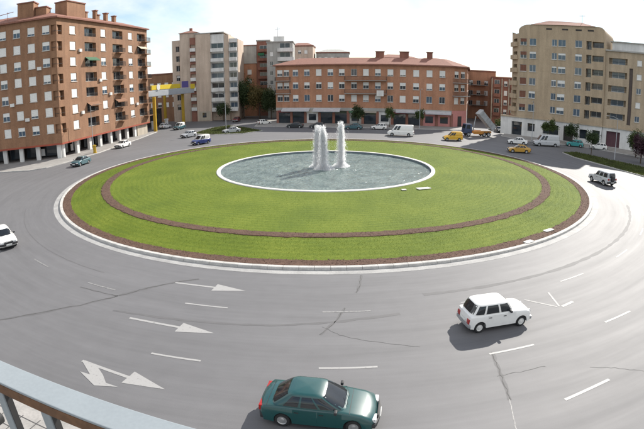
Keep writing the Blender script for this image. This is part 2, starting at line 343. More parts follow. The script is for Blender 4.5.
def zprof(r):
    t = min(1, max(0, (32.4 - r) / 5.0)); t = t*t*(3-2*t)
    return 0.15 + 0.40 * t
def edge_wob(amp, f): return lambda j, a: amp * noise.noise(Vector((math.cos(a)*f, math.sin(a)*f, j*3.1)))
def span(r0, r1, n): return [(r0 + (r1-r0)*i/n, zprof(r0 + (r1-r0)*i/n)) for i in range(n+1)]
kind(obj('island_lawn', ring_mesh('island_lawn', [(r, z-0.02) for r, z in span(13.9, 32.3, 24)], M_LAWN, wob=None)), 'structure')
# bark beds: uneven edges lie over the lawn
def bed(r0, r1, n, dz):
    pr = [(r0, zprof(r0)-0.04)] + [(r, z+dz) for r, z in span(r0+0.06, r1-0.06, n)] + [(r1, zprof(r1)-0.04)]
    return ring_mesh('mulch_bed', pr, M_MULCH, seg=400, wob=lambda j, a: (0.13*noise.noise(Vector((math.cos(a)*40, math.sin(a)*40, 0 if j < n/2 else 9))) + 0.07*noise.noise(Vector((math.cos(a)*150, math.sin(a)*150, 0 if j < n/2 else 9)))))
tag(obj('mulch_bed', bed(31.45, 32.45, 4, 0.02)), 'brown bark mulch bed running along the kerb of the round lawn', 'mulch bed')
tag(obj('mulch_bed', bed(26.9, 27.95, 4, 0.02)), 'brown bark mulch ring laid inside the lawn between kerb and pond', 'mulch bed')
# bark chips
def chips(n, r0, r1):
    a = np.random.rand(n)*2*np.pi; r = np.sqrt(np.random.rand(n)*(r1*r1-r0*r0)+r0*r0)
    z = np.array([zprof(q) for q in r]) + 0.025
    c = np.stack([CX + r*np.cos(a), CY + r*np.sin(a), z], 1)
    th = np.random.rand(n)*2*np.pi; tl = (np.random.rand(n)-.5)*1.0; L = 0.02 + 0.035*np.random.rand(n)
    u = np.stack([np.cos(th)*np.cos(tl), np.sin(th)*np.cos(tl), np.sin(tl)], 1)*L[:,None]; w = np.stack([-np.sin(th), np.cos(th), (np.random.rand(n)-.5)], 1)*(L*0.5)[:,None]
    V = np.concatenate([c-u-w, c+u-w, c+u+w, c-u+w], 1).reshape(-1,3); F = np.arange(4*n).reshape(-1,4)
    return V, F
V1, F1 = chips(13000, 31.42, 32.4); V2, F2 = chips(9000, 26.85, 28.0)
o = obj('bark_chips', npmesh('bark_chips', np.concatenate([V1, V2]), np.concatenate([F1, F2+len(V1)]), M_MULCH)); kind(o, 'stuff'); tag(o, 'loose brown bark chips scattered over the two mulch beds', 'bark chips')
# grass blades
def blades(n, r0, r1):
    a = np.random.rand(n)*2*np.pi; r = np.sqrt(np.random.rand(n)*(r1*r1-r0*r0)+r0*r0)
    z = np.array([zprof(q) for q in r]) - 0.03
    h = 0.028 + 0.022*np.random.rand(n); w = 0.008 + 0.010*np.random.rand(n)
    row = np.where((np.floor(r/0.62) % 2) == 0, 1.0, -1.0)
    th = np.random.rand(n)*2*np.pi
    c = np.stack([CX + r*np.cos(a), CY + r*np.sin(a), z], 1)
    s = np.stack([np.cos(th), np.sin(th), 0*th], 1)*w[:,None]
    tip = c + np.stack([-np.sin(a)*0.011*row + 0.012*np.random.randn(n), np.cos(a)*0.011*row + 0.012*np.random.randn(n), h], 1)
    V = np.concatenate([c-s, c+s, tip], 1).reshape(-1,3); return V, np.arange(3*n).reshape(-1,3)
V1, F1 = blades(230000, 14.1, 26.98); V2, F2 = blades(155000, 27.85, 31.55)
o = obj('lawn_grass', npmesh('lawn_grass', np.concatenate([V1, V2]), np.concatenate([F1, F2+len(V1)]), M_BLADE)); kind(o, 'stuff'); tag(o, 'short mown green grass of the round traffic island lawn', 'grass')

# kerb of the island with open joints, gutter
kb = MB(); nk = 204
for k in range(nk):
    a0 = 2*math.pi*k/nk; a1 = 2*math.pi*(k+1)/nk - 0.0006
    pr = [(32.42, 0), (32.42, 0.165), (32.44, 0.18), (32.72, 0.18), (32.76, 0.15), (32.78, 0)]
    vs_ = [(CX + r*math.cos(a), CY + r*math.sin(a), z) for a in (a0, a1) for r, z in pr]; n = len(pr)
    kb.add(vs_, [(i, i+1, n+i+1, n+i) for i in range(n-1)] + [tuple(range(n)), tuple(range(n, 2*n))[::-1]])
kind(obj('island_kerb', kb.mesh('island_kerb', M_KERB)), 'structure')
kind(obj('gutter', ring_mesh('gutter', [(32.78, 0.008), (33.45, 0.008)], M_GUTTER)), 'structure')

# pond
rim = [(13.42, 0.10), (13.42, 0.60), (13.46, 0.63), (13.88, 0.63), (13.93, 0.59), (13.93, 0.35)]
pond = thing('pond', 'round pond with pale stone rim in the middle of the lawn', 'pond', (CX, CY, 0))
def to_local(me):
    for v in me.vertices: v.co.x -= CX; v.co.y -= CY
    return me
obj('pond_rim', to_local(ring_mesh('pond_rim', rim, M_RIM, seg=180)), pond)
obj('pond_wall', to_local(ring_mesh('pond_wall', [(13.40, 0.0), (13.40, 0.575), (13.43, 0.575)], M_POOLWALL, seg=180)), pond)
V = []; F = []; nr, na = 110, 300
JETS = [(-0.42, 61.75, 5.95, 0.70), (0.30, 60.35, 6.05, 0.80), (2.54, 62.06, 6.33, 0.66)]
for i in range(nr+1):
    r = 13.41*i/nr
    for k in range(na):
        a = 2*math.pi*k/na; x, y = r*math.cos(a), r*math.sin(a)
        p = Vector((x, y, 0))
        z = 0.05*noise.noise(p*0.9) + 0.045*noise.noise(p*2.1 + Vector((7,3,1))) + 0.03*noise.noise(p*4.3)
        for jx, jy, _, _ in JETS:
            d = math.hypot(x + CX - jx, y + CY - jy); z += 0.035*math.sin(d*5.5)*math.exp(-d/5)
        V.append((x, y, 0.33 + z))
for i in range(nr):
    for k in range(na): F.append((i*na+k, i*na+(k+1) % na, (i+1)*na+(k+1) % na, (i+1)*na+k))
w = obj('water', MB().add(V, F).mesh('water', M_WATER, smooth=80), pond)

def make_jet(jx, jy, top, wid, label, seed):
    rs = np.random.RandomState(seed)
    t = thing('fountain_jet', label, 'fountain', (jx, jy, 0.33), 0, 'water jets in the pond')
    hh = top - 0.40; ns_ = 16
    core_ = MB()
    C = []; SZ = []
    for k in range(ns_):                              # each jet is a bundle of streams of uneven height
        a = rs.rand()*6.28; q = wid*0.62*math.sqrt(rs.rand()); hk = hh*rs.uniform(0.80, 1.0) if k else hh
        lean = rs.uniform(0.45, 0.8) - 1.0
        ox, oy = q*math.cos(a), q*math.sin(a)
        core_.tube([(ox*(1+lean*u)*0.8, oy*(1+lean*u)*0.8, u*hk*0.93) for u in (0.0, 0.25, 0.5, 0.75, 1.0)], [0.03, 0.028, 0.024, 0.018, 0.008], 6)
        n = 720
        u = rs.rand(n)**0.9; sg = wid*(0.30 - 0.15*u)
        C.append(np.stack([ox*(1+lean*u) + rs.randn(n)*sg, oy*(1+lean*u) + rs.randn(n)*sg, u*hk + 0.07*rs.randn(n)], 1)); SZ.append(0.016 + 0.026*rs.rand(n)**2)
    obj('water_column', core_.mesh('water_column', M_FOAM, smooth=70), t)
    ns2 = 2600                                        # splash crown round the foot, and drops flung wide
    a2 = rs.rand(ns2)*2*np.pi; d2 = wid*(0.3+1.5*rs.rand(ns2)); z2 = 0.7*rs.rand(ns2)**2.2*np.exp(-((d2-wid*0.6)/(wid*0.9))**2)
    C.append(np.stack([d2*np.cos(a2), d2*np.sin(a2), z2], 1)); SZ.append(0.012 + 0.02*rs.rand(ns2))
    n = 700; a2 = rs.rand(n)*2*np.pi; d2 = wid*(0.6 + 0.9*rs.rand(n)); C.append(np.stack([d2*np.cos(a2), d2*np.sin(a2), hh*0.8*rs.rand(n)**1.5], 1)); SZ.append(0.010 + 0.012*rs.rand(n))
    c = np.concatenate(C); s = np.concatenate(SZ); c[:,2] = np.maximum(c[:,2], 0.03); nn = len(c)
    tet = np.array([[1,0,-2.0],[-.5,.87,-2.0],[-.5,-.87,-2.0],[0,0,3.2]])
    V = (c[:,None,:] + tet[None]*s[:,None,None]).reshape(-1,3); b = np.arange(nn)[:,None]*4
    F = np.concatenate([b+np.array([0,1,3]), b+np.array([1,2,3]), b+np.array([2,0,3])])
    kind(obj('spray', npmesh('spray', V, F, M_FOAM), t), 'stuff')
    fm = MB(); nf = 36; V = [(0,0,0.06)]
    for j, q in enumerate((0.7, 1.1, 1.5)):
        for k in range(nf):
            a = 2*math.pi*k/nf; r = wid*q*(1+0.25*noise.noise(Vector((math.cos(a)*2, math.sin(a)*2, seed+j))))
            V.append((r*math.cos(a), r*math.sin(a), (0.035, 0.02, -0.05)[j] + 0.03*noise.noise(Vector((a*5, j, seed)))))
    F = [(0, 1+k, 1+(k+1) % nf) for k in range(nf)] + [(1+j*nf+k, 1+(j+1)*nf+k, 1+(j+1)*nf+(k+1) % nf, 1+j*nf+(k+1) % nf) for j in range(2) for k in range(nf)]
    obj('foam_patch', fm.add(V, F).mesh('foam_patch', M_FOAM, smooth=60), t)
make_jet(*JETS[0], 'white water jet standing just behind another jet, the rear one of the close pair', 3)
make_jet(*JETS[1], 'white water jet in front of its twin, the front one of the close pair', 11)
make_jet(*JETS[2], 'single tall white water jet standing apart from the close pair', 23)

# pale slabs lying in the lawn
def slab(x, y, rz, sx, sy, label):
    r = math.hypot(x-CX, y-CY)
    tag(obj('access_cover', MB().box(-sx/2, sx/2, -sy/2, sy/2, 0, 0.07).mesh('access_cover', M_RIM, bevel=0.012), None, (x, y, zprof(r)+0.02), rz), label, 'cover', 'pale covers set in the lawn')
slab(10.6, 48.0, 0.35, 1.5, 0.7, 'larger pale stone cover set in the grass beside the pond rim')
slab(8.4, 47.4, 0.2, 0.5, 0.4, 'tiny pale stone cover set in the grass beside the pond rim')
slab(15.6, 32.0, 0.5, 0.9, 0.45, 'greyish stone cover at the lawn edge touching the mulch bed')
slab(18.6, 34.6, 0.5, 1.1, 0.42, 'long cream stone cover at the lawn edge near the mulch bed')

# ------------------------------------------------------------------ paint and seams on the road
Z1, Z2 = 0.004, 0.008
def flat(name, polys, m, z, parent=road):
    mb = MB()
    for p in polys:
        n = len(p); a = sum(p[i][0]*p[(i+1) % n][1] - p[(i+1) % n][0]*p[i][1] for i in range(n))
        if a < 0: p = p[::-1]
        mb.add([(x, y, z) for x, y in p], [tuple(range(n))])
    return obj(name, mb.mesh(name, m), parent)
def strip(name, pts, w, m, z, jit=0.0, sub=5):
    P = []
    for i in range(len(pts)-1):
        for k in range(sub):
            t = k/sub; P.append(Vector((pts[i][0]*(1-t)+pts[i+1][0]*t, pts[i][1]*(1-t)+pts[i+1][1]*t)))
    P.append(Vector(pts[-1])); V = []
    for i, p in enumerate(P):
        d = (P[min(i+1, len(P)-1)] - P[max(i-1, 0)]).normalized(); n = Vector((-d.y, d.x))
        q = p + n*random.uniform(-jit, jit); ww = w*random.uniform(0.55, 1.2) if jit else w
        V += [(q.x + n.x*ww/2, q.y + n.y*ww/2, z), (q.x - n.x*ww/2, q.y - n.y*ww/2, z)]
    return obj(name, MB().add(V, [(2*i, 2*i+1, 2*i+3, 2*i+2) for i in range(len(P)-1)]).mesh(name, m), road)
def arcpts(r, a0, a1, n=8): return [(CX + r*math.sin(a0+(a1-a0)*i/n), CY - r*math.cos(a0+(a1-a0)*i/n)) for i in range(n+1)]
def arrow(tail, tip, w=0.17, hw=0.95, hl=2.0, turn=False):
    T, P = Vector(tail), Vector(tip); d = (P-T).normalized(); n = Vector((-d.y, d.x)); B = P - d*hl
    polys = [[tuple(T+n*w/2), tuple(T-n*w/2), tuple(B-n*w/2), tuple(B+n*w/2)], [tuple(B+n*hw/2), tuple(B-n*hw/2), tuple(P)]]
    if turn:
        a = T + d*0.25; polys[0] = [tuple(T+n*w/2), tuple(T-n*w/2), tuple(B-n*w/2), tuple(B+n*w/2)]
        e = [(-11.0, 16.75), (-10.08, 16.47), (-9.5, 15.83), (-9.13, 15.28), (-8.48, 15.08), (-9.59, 15.01), (-10.71, 15.91), (-10.13, 15.77), (-10.79, 16.52)]
        flat('lane_arrow', [e], M_PAINT, Z2 + 0.003)
    flat('lane_arrow', polys, M_PAINT, Z2)
arrow((-8.95, 25.85), (-4.4, 24.82)); arrow((-10.2, 21.15), (-5.25, 19.92)); arrow((-11.0, 16.78), (-6.4, 15.2), turn=True)
per = R(10.15)
for k in range(-3, 8):
    a = R(-11.1) + k*per
    if k < 0: continue
    strip('lane_dash', arcpts(43.6, a, a+R(3.3), 4), 0.13, M_PAINT if k < 5 else M_FADED, Z2)
for k in range(-2, 9):
    a = R(-12.2) + k*per*1.12
    strip('lane_dash', arcpts(38.4, a, a+R(3.8), 4), 0.12, M_PAINT if k == 0 else M_FADED, Z2)
strip('lane_dash', [(9.6, 13.72), (12.3, 14.6)], 0.15, M_PAINT, Z2)
strip('lane_dash', [(15.5, 15.8), (17.9, 16.9)], 0.15, M_FADED, Z2)
strip('hatch_line', [(11.4, 22.85), (13.0, 21.72)], 0.12, M_FADED, Z2); strip('hatch_line', [(13.15, 21.75), (13.3, 23.6)], 0.12, M_FADED, Z2)
strip('hatch_line', [(13.3, 21.7), (14.3, 22.2)], 0.2, M_FADED, Z2)
# crossing bars where the street leaves to the right, far beyond the silver off-roader
for pts, w_ in (([(-20.5,18.5),(-18.06,19.77),(-15.91,21.0),(-13.84,22.31),(-11.95,23.72),(-10.86,24.65),(-9.55,25.61),(-7.6,26.5)], 0.11),
                ([(-15.06,24.73),(-13.35,24.15),(-11.95,23.72)], 0.06), ([(-0.14,19.88),(0.61,21.16),(1.18,22.68)], 0.06),
                ([(-0.04,20.66),(0.81,19.86),(1.82,19.36),(4.43,18.57)], 0.05), ([(1.88,24.52),(2.19,25.6),(2.37,27.08)], 0.07),
                ([(7.69,17.76),(7.57,16.69),(7.47,15.54),(7.30,14.16)], 0.07), ([(7.3,15.87),(8.42,15.99),(9.76,16.24)], 0.05),
                ([(11.88,15.72),(13.08,15.36),(14.42,14.76),(16.5,14.0)], 0.05)):
    strip('crack_seal', pts, w_*0.7, M_TAR, Z1, jit=w_*0.75, sub=6)
    if w_ > 0.055: strip('worn_margin', pts, w_*2.6, M_TAR2, Z1*0.5, jit=w_*0.5, sub=4)
strip('crack_seal', [(7.32,14.3),(7.15,13.4),(6.95,12.4)], 0.05, M_FADED, Z1, jit=0.03)
# long worn construction joints between the laid lanes
strip('road_joint', [(-11.5,21.9),(-8.5,21.35),(-5.42,20.95),(-2.61,20.8),(0.36,21.1),(4,21.9)], 0.22, M_TAR2, Z1, jit=0.03)
strip('road_joint', arcpts(36.9, R(8), R(62), 40), 0.34, M_TAR2, Z1, jit=0.02, sub=2)
strip('road_joint', arcpts(36.7, R(-62), R(-24), 30), 0.10, M_TAR2, Z1, jit=0.02, sub=2)

# ------------------------------------------------------------------ pavements
def pavement(name, poly, m=M_PAVE, z=0.14, kerb=True):
    o = kind(obj(name, MB().prism(poly, 0.002, z).mesh(name, m)), 'structure')
    if kerb:
        n = len(poly); a = sum(poly[i][0]*poly[(i+1) % n][1] - poly[(i+1) % n][0]*poly[i][1] for i in range(n))
        p = poly if a > 0 else poly[::-1]; kbm = MB()
        for i in range(n):
            A, B = Vector(p[i]), Vector(p[(i+1) % n]); d = (B-A); L = d.length; d.normalize(); nn = Vector((d.y, -d.x))
            A2, B2 = A - nn*0.15, B - nn*0.15; A1, B1 = A + nn*0.03, B + nn*0.03
            kbm.prism([tuple(A1), tuple(B1), tuple(B2), tuple(A2)], 0.004 + 0.0011*i, z + 0.012 + 0.0013*i)
        obj('kerb', kbm.mesh('kerb', M_KERB), o)
    return o
LC = Vector((-46.985, 78.386)); LA, LB = R(15), R(83)
pavement('pavement_left', [(-75,64.5),(-54,67.3),(-47.5,67.4),(-45.2,69.2),(-44.0,72.5),(-41.9,83.5),(-41.2,103.4),(-41.6,117),(-48,117),(-52,85),(-75,78)])
pavement('pavement_middle', [(-17,121.5),(4.5,116.2),(19,114.0),(36,112.6),(38.5,116),(42,140),(-17,140)])
pavement('pavement_right', [(40.5,103),(43.6,95.2),(50,92.8),(56,88),(64,76),(75,62),(95,62),(95,120),(50,120)])
# grass verge between the ring and the side street on the right
vg = [(44.2,80.0),(43.9,74.7),(45.3,68.4),(46.7,62.9),(48.5,57.5),(56,50),(62,52),(55,65),(50.5,74.5),(47.8,81)]
pavement('verge_right', vg, M_VERGE, 0.15)
gp = [(-30,108.5),(-24,105.2),(-17.4,105.6),(-13.6,110.8),(-19,119),(-24.5,126),(-27.6,121.5)]
pavement('verge_left', gp, M_VERGE, 0.15)
# pavement below the balcony
near = arcpts(48.9, R(-42), R(3), 24)
pavement('pavement_near', near + [(6, 9), (7, 3), (6, -6), (-45, -6), (-45, 15)], M_PAVE2, 0.14)
for k in range(6):
    strip_ = MB().box(-6.0, 6.0, -0.02, 0.02, 0, 0.006).mesh('paving_joint', M_TAR)
    o = obj('paving_joint', strip_, bpy.data.objects['pavement_near'], (-11.0 + 0.25*k, 9.0 + 0.9*k*0.75, 0.1405), R(-16))
for k in range(12):
    o = obj('paving_joint', MB().box(-0.02, 0.02, -4.0, 2.7, 0, 0.004).mesh('paving_joint', M_TAR), bpy.data.objects['pavement_near'], (-16.0 + 0.9*k, 10.2 - 0.25*k*0.5, 0.1405), R(-16))
def tufts(name, poly, n, m, label, h0=0.08, h1=0.22):
    xs = [p[0] for p in poly]; ys = [p[1] for p in poly]; V = []; k = 0
    def inside(x, y):
        c = False; j = len(poly)-1
        for i in range(len(poly)):
            if (poly[i][1] > y) != (poly[j][1] > y) and x < (poly[j][0]-poly[i][0])*(y-poly[i][1])/(poly[j][1]-poly[i][1])+poly[i][0]: c = not c
            j = i
        return c
    while k < n:
        x, y = random.uniform(min(xs), max(xs)), random.uniform(min(ys), max(ys))
        if not inside(x, y): continue
        a = random.uniform(0, 6.28); w_ = random.uniform(0.04, 0.1); h = random.uniform(h0, h1)
        V += [(x-w_*math.cos(a), y-w_*math.sin(a), 0.14), (x+w_*math.cos(a), y+w_*math.sin(a), 0.14), (x+random.uniform(-.08,.08), y+random.uniform(-.08,.08), 0.14+h)]; k += 1
    o = obj(name, npmesh(name, np.array(V), np.arange(len(V)).reshape(-1,3), m)); kind(o, 'stuff'); tag(o, label, 'grass')
M_TUFT = mat('rough_grass_blade', (0.10, 0.125, 0.028), (0.055, 0.060, 0.02), scale=0.6, rough=0.8, trans=0.2)
tufts('verge_grass', vg, 14000, M_TUFT, 'rough green grass of the verge beside the silver off-roader')
tufts('verge_grass', gp, 9000, M_TUFT, 'green grass of the small traffic island behind the parked silver cars')

# ------------------------------------------------------------------ buildings
def rot2(v, a): return Vector((v[0]*math.cos(a) - v[1]*math.sin(a), v[0]*math.sin(a) + v[1]*math.cos(a)))
class Face:                                          # a facade: x along it, -y outwards, z up
    def __init__(s, root, origin, ang): s.root = root; s.o = Vector(origin); s.a = ang
    def put(s, name, me, x=0.0, y=0.0, z=0.0):
        p = s.o + rot2((x, y), s.a) - Vector(s.root.location[:2]); return obj(name, me, s.root, (p.x, p.y, z), s.a)
def wall_mesh(x0, x1, z0, z1, ops, m, d=0.22, name='wall'):
    xs = sorted({x0, x1, *[q for o in ops for q in o[:2]]}); zs = sorted({z0, z1, *[q for o in ops for q in o[2:4]]})
    mb = MB()
    for i in range(len(xs)-1):
        for j in range(len(zs)-1):
            cx, cz = (xs[i]+xs[i+1])/2, (zs[j]+zs[j+1])/2
            if any(o[0] < cx < o[1] and o[2] < cz < o[3] for o in ops): continue
            mb.add([(xs[i],0,zs[j]),(xs[i+1],0,zs[j]),(xs[i+1],0,zs[j+1]),(xs[i],0,zs[j+1])], [(0,1,2,3)])
    for o in ops:
        a, b, c, e = o[:4]; dd = o[4] if len(o) > 4 else d
        mb.add([(a,0,c),(b,0,c),(b,0,e),(a,0,e),(a,dd,c),(b,dd,c),(b,dd,e),(a,dd,e)], [(0,4,5,1),(1,5,6,2),(2,6,7,3),(3,7,4,0)])
        if dd > 0.6: mb.add([(a,dd,c),(b,dd,c),(b,dd,e),(a,dd,e)], [(0,1,2,3)])
    me = bpy.data.meshes.new(name); me.from_pydata(mb.v, [], mb.f); me.materials.append(m); return me
def win_frame(w, h):
    def fn():
        f = 0.07; m = MB()
        m.box(-w/2, w/2, -0.04, 0.04, -h/2, -h/2+f); m.box(-w/2, w/2, -0.04, 0.04, h/2-f, h/2)
        m.box(-w/2, -w/2+f, -0.038, 0.038, -h/2+f, h/2-f); m.box(w/2-f, w/2, -0.038, 0.038, -h/2+f, h/2-f)
        m.box(-f/2, f/2, -0.036, 0.036, -h/2+f, h/2-f)
        m.box(-w/2-0.06, w/2+0.06, -0.24, -0.05, -h/2-0.08, -h/2-0.001)
        return m.mesh('window', M_FRAME)
    return cached(('wf', w, h), fn)
def pane_mesh(w, h, m):
    return cached(('pn', w, h, m.name), lambda: MB().box(-w/2+0.05, w/2-0.05, 0.0, 0.02, -h/2+0.05, h/2-0.05).mesh('pane', m))
def blind_mesh(w, h, frac, m=None):
    def fn():
        mb = MB(); hh = (h-0.1)*frac; n = max(2, int(hh/0.14))
        for i in range(n):
            z1 = h/2-0.05 - hh*i/n; z0 = h/2-0.05 - hh*(i+1)/n + 0.012
            mb.box(-w/2+0.05, w/2-0.05, -0.055, -0.042, z0, z1)
        return mb.mesh('blind', m or M_BLIND)
    return cached(('bl', w, h, frac, (m or M_BLIND).name), fn)
def window(fc, x, z, w, h, frac, glass=None, blindm=None, y=0.12):
    f = fc.put('window', win_frame(w, h), x, y, z)
    if frac < 0.95: obj('pane', pane_mesh(w, h, glass or M_GLASS), f)
    if frac > 0.05: obj('blind', blind_mesh(w, h, frac, blindm), f)
    return f
def balcony(fc, x0, x1, z, dep, m_slab, rail='iron', h=1.0):
    L = x1-x0
    b = fc.put('balcony', cached(('bs', round(L, 2), dep, m_slab.name), lambda: MB().box(-L/2, L/2, -dep, -0.005, -0.16, 0).mesh('balcony', m_slab)), (x0+x1)/2, 0, z)
    def fn():
        mb = MB()
        if rail == 'iron':
            mb.box(-L/2, L/2, -dep+0.01, -dep+0.05, h-0.05, h); mb.box(-L/2, -L/2+0.04, -dep+0.055, -0.01, h-0.05, h); mb.box(L/2-0.04, L/2, -dep+0.055, -0.01, h-0.05, h)
            n = int(L/0.16)
            for i in range(n+1): xx = -L/2+0.02+(L-0.04)*i/n; mb.box(xx-0.012, xx+0.012, -dep+0.018, -dep+0.042, 0, h-0.05)
            for s in (-1, 1):
                for i in range(1, int(dep/0.16)): yy = -dep + i*0.16; mb.box(s*(L/2-0.02)-0.012, s*(L/2-0.02)+0.012, yy-0.012, yy+0.012, 0, h-0.05)
        else:
            mb.box(-L/2, L/2, -dep, -dep+0.10, 0.002, h); mb.box(-L/2, -L/2+0.10, -dep+0.102, -0.01, 0.002, h-0.002); mb.box(L/2-0.10, L/2, -dep+0.102, -0.01, 0.002, h-0.002)
        return mb.mesh('railing', M_IRON if rail == 'iron' else m_slab)
    obj('railing', cached(('br', round(L, 2), dep, rail, h, m_slab.name), fn), b); return b
def core(root, poly, z0, z1, m, name='core'):         # closed volume behind the facades
    bx, by = root.location[:2]
    return obj(name, MB().prism([(x-bx, y-by) for x, y in poly], z0, z1).mesh(name, m), root)
def hip_roof(root, poly, z, over, rise, m=M_TILE, inset=5.0, name='roof', fascia=0.35):
    bx, by = root.location[:2]; n = len(poly); c = Vector((sum(p[0] for p in poly)/n, sum(p[1] for p in poly)/n))
    a = sum(poly[i][0]*poly[(i+1) % n][1] - poly[(i+1) % n][0]*poly[i][1] for i in range(n))
    P = [Vector(p) for p in (poly if a > 0 else poly[::-1])]
    def off(dst):
        out = []
        for i in range(n):
            e0 = (P[i]-P[i-1]).normalized(); e1 = (P[(i+1) % n]-P[i]).normalized(); n0 = Vector((e0.y, -e0.x)); n1 = Vector((e1.y, -e1.x))
            k = dst/max(0.35, 1+n0.dot(n1)); out.append(P[i] + (n0+n1)*k)
        return out
    lo, mid_, hi = off(over), off(over), off(-inset); V = []
    for q in lo: V.append((q.x-bx, q.y-by, z))
    for q in mid_: V.append((q.x-bx, q.y-by, z+fascia))
    for q in hi: V.append((q.x-bx, q.y-by, z+fascia+rise))
    F = [tuple(range(n))[::-1], tuple(range(2*n, 3*n))]
    for l in range(2):
        for i in range(n): F.append((l*n+i, l*n+(i+1) % n, (l+1)*n+(i+1) % n, (l+1)*n+i))
    return obj(name, MB().add(V, F).mesh(name, m), root)
def rnd(*opts): return random.choice(opts)

# --- brown brick block on the left with an arcade
root = thing('apartment_block', 'eight storey brown brick block with white blinds above a columned arcade', 'building', (LC.x, LC.y, 0))
u1 = Vector((math.cos(LA), math.sin(LA))); u2 = Vector((math.cos(LB), math.sin(LB)))
n1 = Vector((-u1.y, u1.x)); n2 = Vector((-u2.y, u2.x))
fl = Face(root, LC, LA); fr = Face(root, LC, LB)
ZS, ZE = 3.0, 25.9
rows = [5.75 + 3.02*k for k in range(7)]
tl = [-2.1 - 2.93*k for k in range(9)]
ops = [(t-0.72, t+0.72, z-0.8, z+0.8) for t in tl for z in rows] + [(-1.05, 0.0, z-1.0, z+0.75, 1.3) for z in rows]
fl.put('wall', wall_mesh(-28.5, 0, ZS, ZE, ops, M_BRICK_L))
tr = [5.1, 16.2, 28.0]; lg = [(9.2, 13.4), (20.0, 24.4), (31.4, 35.4)]
ops = [(t-0.95, t+0.95, z-0.78, z+0.82) for t in tr for z in rows] + [(a, b, z-1.0, z+0.85, 0.95) for a, b in lg for z in rows] + [(0.0, 1.7, z-1.0, z+0.75, 1.3) for z in rows]
fr.put('wall', wall_mesh(0, 36.5, ZS, ZE, ops, M_BRICK_L))
for i, z in enumerate(rows):
    for t in tl: window(fl, t, z, 1.44, 1.6, rnd(1, 1, 1, 0.8, 0.65, 1, 0.45), M_BLUEGLASS)
    for t in tr: window(fr, t, z, 1.9, 1.6, rnd(1, 1, 1, 1, 0.8, 0.5), M_BLUEGLASS)
    for k, (a, b) in enumerate(lg):
        d = fr.put('balcony_door', win_frame(round(b-a-0.2, 2), 1.75), (a+b)/2, 0.86, z-0.08); obj('pane', pane_mesh(round(b-a-0.2, 2), 1.75, M_GLASS), d)
        def rail_fn():
            mb = MB(); hl = (b-a)/2 - 0.05; mb.box(-hl, hl, 0.05, 0.09, 0.60, 0.65); n = int(hl*2/0.14)
            for q in range(n+1): xx = -hl+0.02+(2*hl-0.04)*q/n; mb.box(xx-0.015, xx+0.015, 0.058, 0.082, 0.0, 0.60)
            return mb.mesh('railing', M_IRON)
        fr.put('railing', cached(('lr', round(b-a, 2)), rail_fn), (a+b)/2, 0, z-1.0)
        if k == 1 and i < 6: balcony(fr, 21.2, 24.0, z-1.02, 1.0, M_BRICK_L)
        if k == 2: balcony(fr, 33.6, 36.4, z-1.02, 1.1, M_BRICK_L)
    for fc, x, w_ in ((fl, -0.53, 0.95), (fr, 0.85, 1.6)):
        d = fc.put('loggia_door', win_frame(w_, 1.7), x, 1.22, z-0.12); obj('pane', pane_mesh(w_, 1.7, M_GLASS), d)
        fc.put('railing', cached(('cr', x), lambda: MB().box(-abs(x)+0.05, abs(x)-0.05, 0.05, 0.10, 0.62, 0.68).mesh('railing', M_IRON)), x, 0, z-1.0)
acm = MB().box(-0.42, 0.42, -0.34, -0.02, -0.3, 0.3).mesh('air_conditioner', M_WHITER, bevel=0.02)
for t, i in ((-3.5, 4), (-9.4, 2), (-6.5, 1)): fl.put('air_conditioner', acm, t, 0, rows[i]-0.9)
for t, i in ((7.4, 5), (18.2, 2), (14.4, 3), (30.1, 1), (7.3, 1)): fr.put('air_conditioner', acm, t, 0, rows[i]-0.9)
for n_, (a, b), i in (('green', lg[0], 4), ('brown', lg[1], 1), ('brown', lg[0], 1), ('cream', lg[2], 5)):
    m_ = mat(n_ + '_awning_canvas', {'green': (0.05, 0.13, 0.07), 'brown': (0.22, 0.11, 0.06), 'cream': (0.55, 0.48, 0.36)}[n_], None, rough=0.85)
    fr.put('sun_awning', MB().add([(a,-0.02,0.85),(b,-0.02,0.85),(b,-0.95,0.25),(a,-0.95,0.25),(b,-0.95,0.08),(a,-0.95,0.08)], [(0,1,2,3),(3,2,4,5)]).mesh('sun_awning', m_), 0, 0, rows[i])
# slab edge, arcade, shops, columns
Pl = LC - u1*28.5; Pr = LC + u2*36.5
foot = [tuple(Pl), tuple(LC), tuple(Pr), tuple(Pr + n2*12), tuple(LC + n1*14 + n2*11), tuple(Pl + n1*14)]
bxs = MB()
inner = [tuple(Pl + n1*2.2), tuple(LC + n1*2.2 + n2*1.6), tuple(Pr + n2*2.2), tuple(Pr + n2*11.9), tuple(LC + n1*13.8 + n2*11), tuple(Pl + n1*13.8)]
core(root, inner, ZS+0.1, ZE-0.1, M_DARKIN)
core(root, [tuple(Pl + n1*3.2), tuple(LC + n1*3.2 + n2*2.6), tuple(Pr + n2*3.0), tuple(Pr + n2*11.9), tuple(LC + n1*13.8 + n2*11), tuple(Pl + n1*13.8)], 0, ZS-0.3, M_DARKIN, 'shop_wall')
core(root, [tuple(Pl), tuple(LC + n1*0.002), tuple(Pr), tuple(Pr + n2*12), tuple(LC + n1*14 + n2*11), tuple(Pl + n1*14)], ZS-0.32, ZS-0.002, M_REDBAND, 'slab_edge')
back = MB(); bl = [Pr, Pr + n2*12, LC + n1*14 + n2*11, Pl + n1*14, Pl]
for i in range(4):
    A, B = bl[i]-LC, bl[i+1]-LC; back.add([(A.x,A.y,ZS),(B.x,B.y,ZS),(B.x,B.y,ZE),(A.x,A.y,ZE)], [(0,1,2,3)])
obj('back_wall', back.mesh('back_wall', M_BRICK_L), root)
colm = MB().box(-0.42, 0.42, -0.3, 0.3, 0, ZS-0.32).mesh('column', M_WHITER, bevel=0.03)
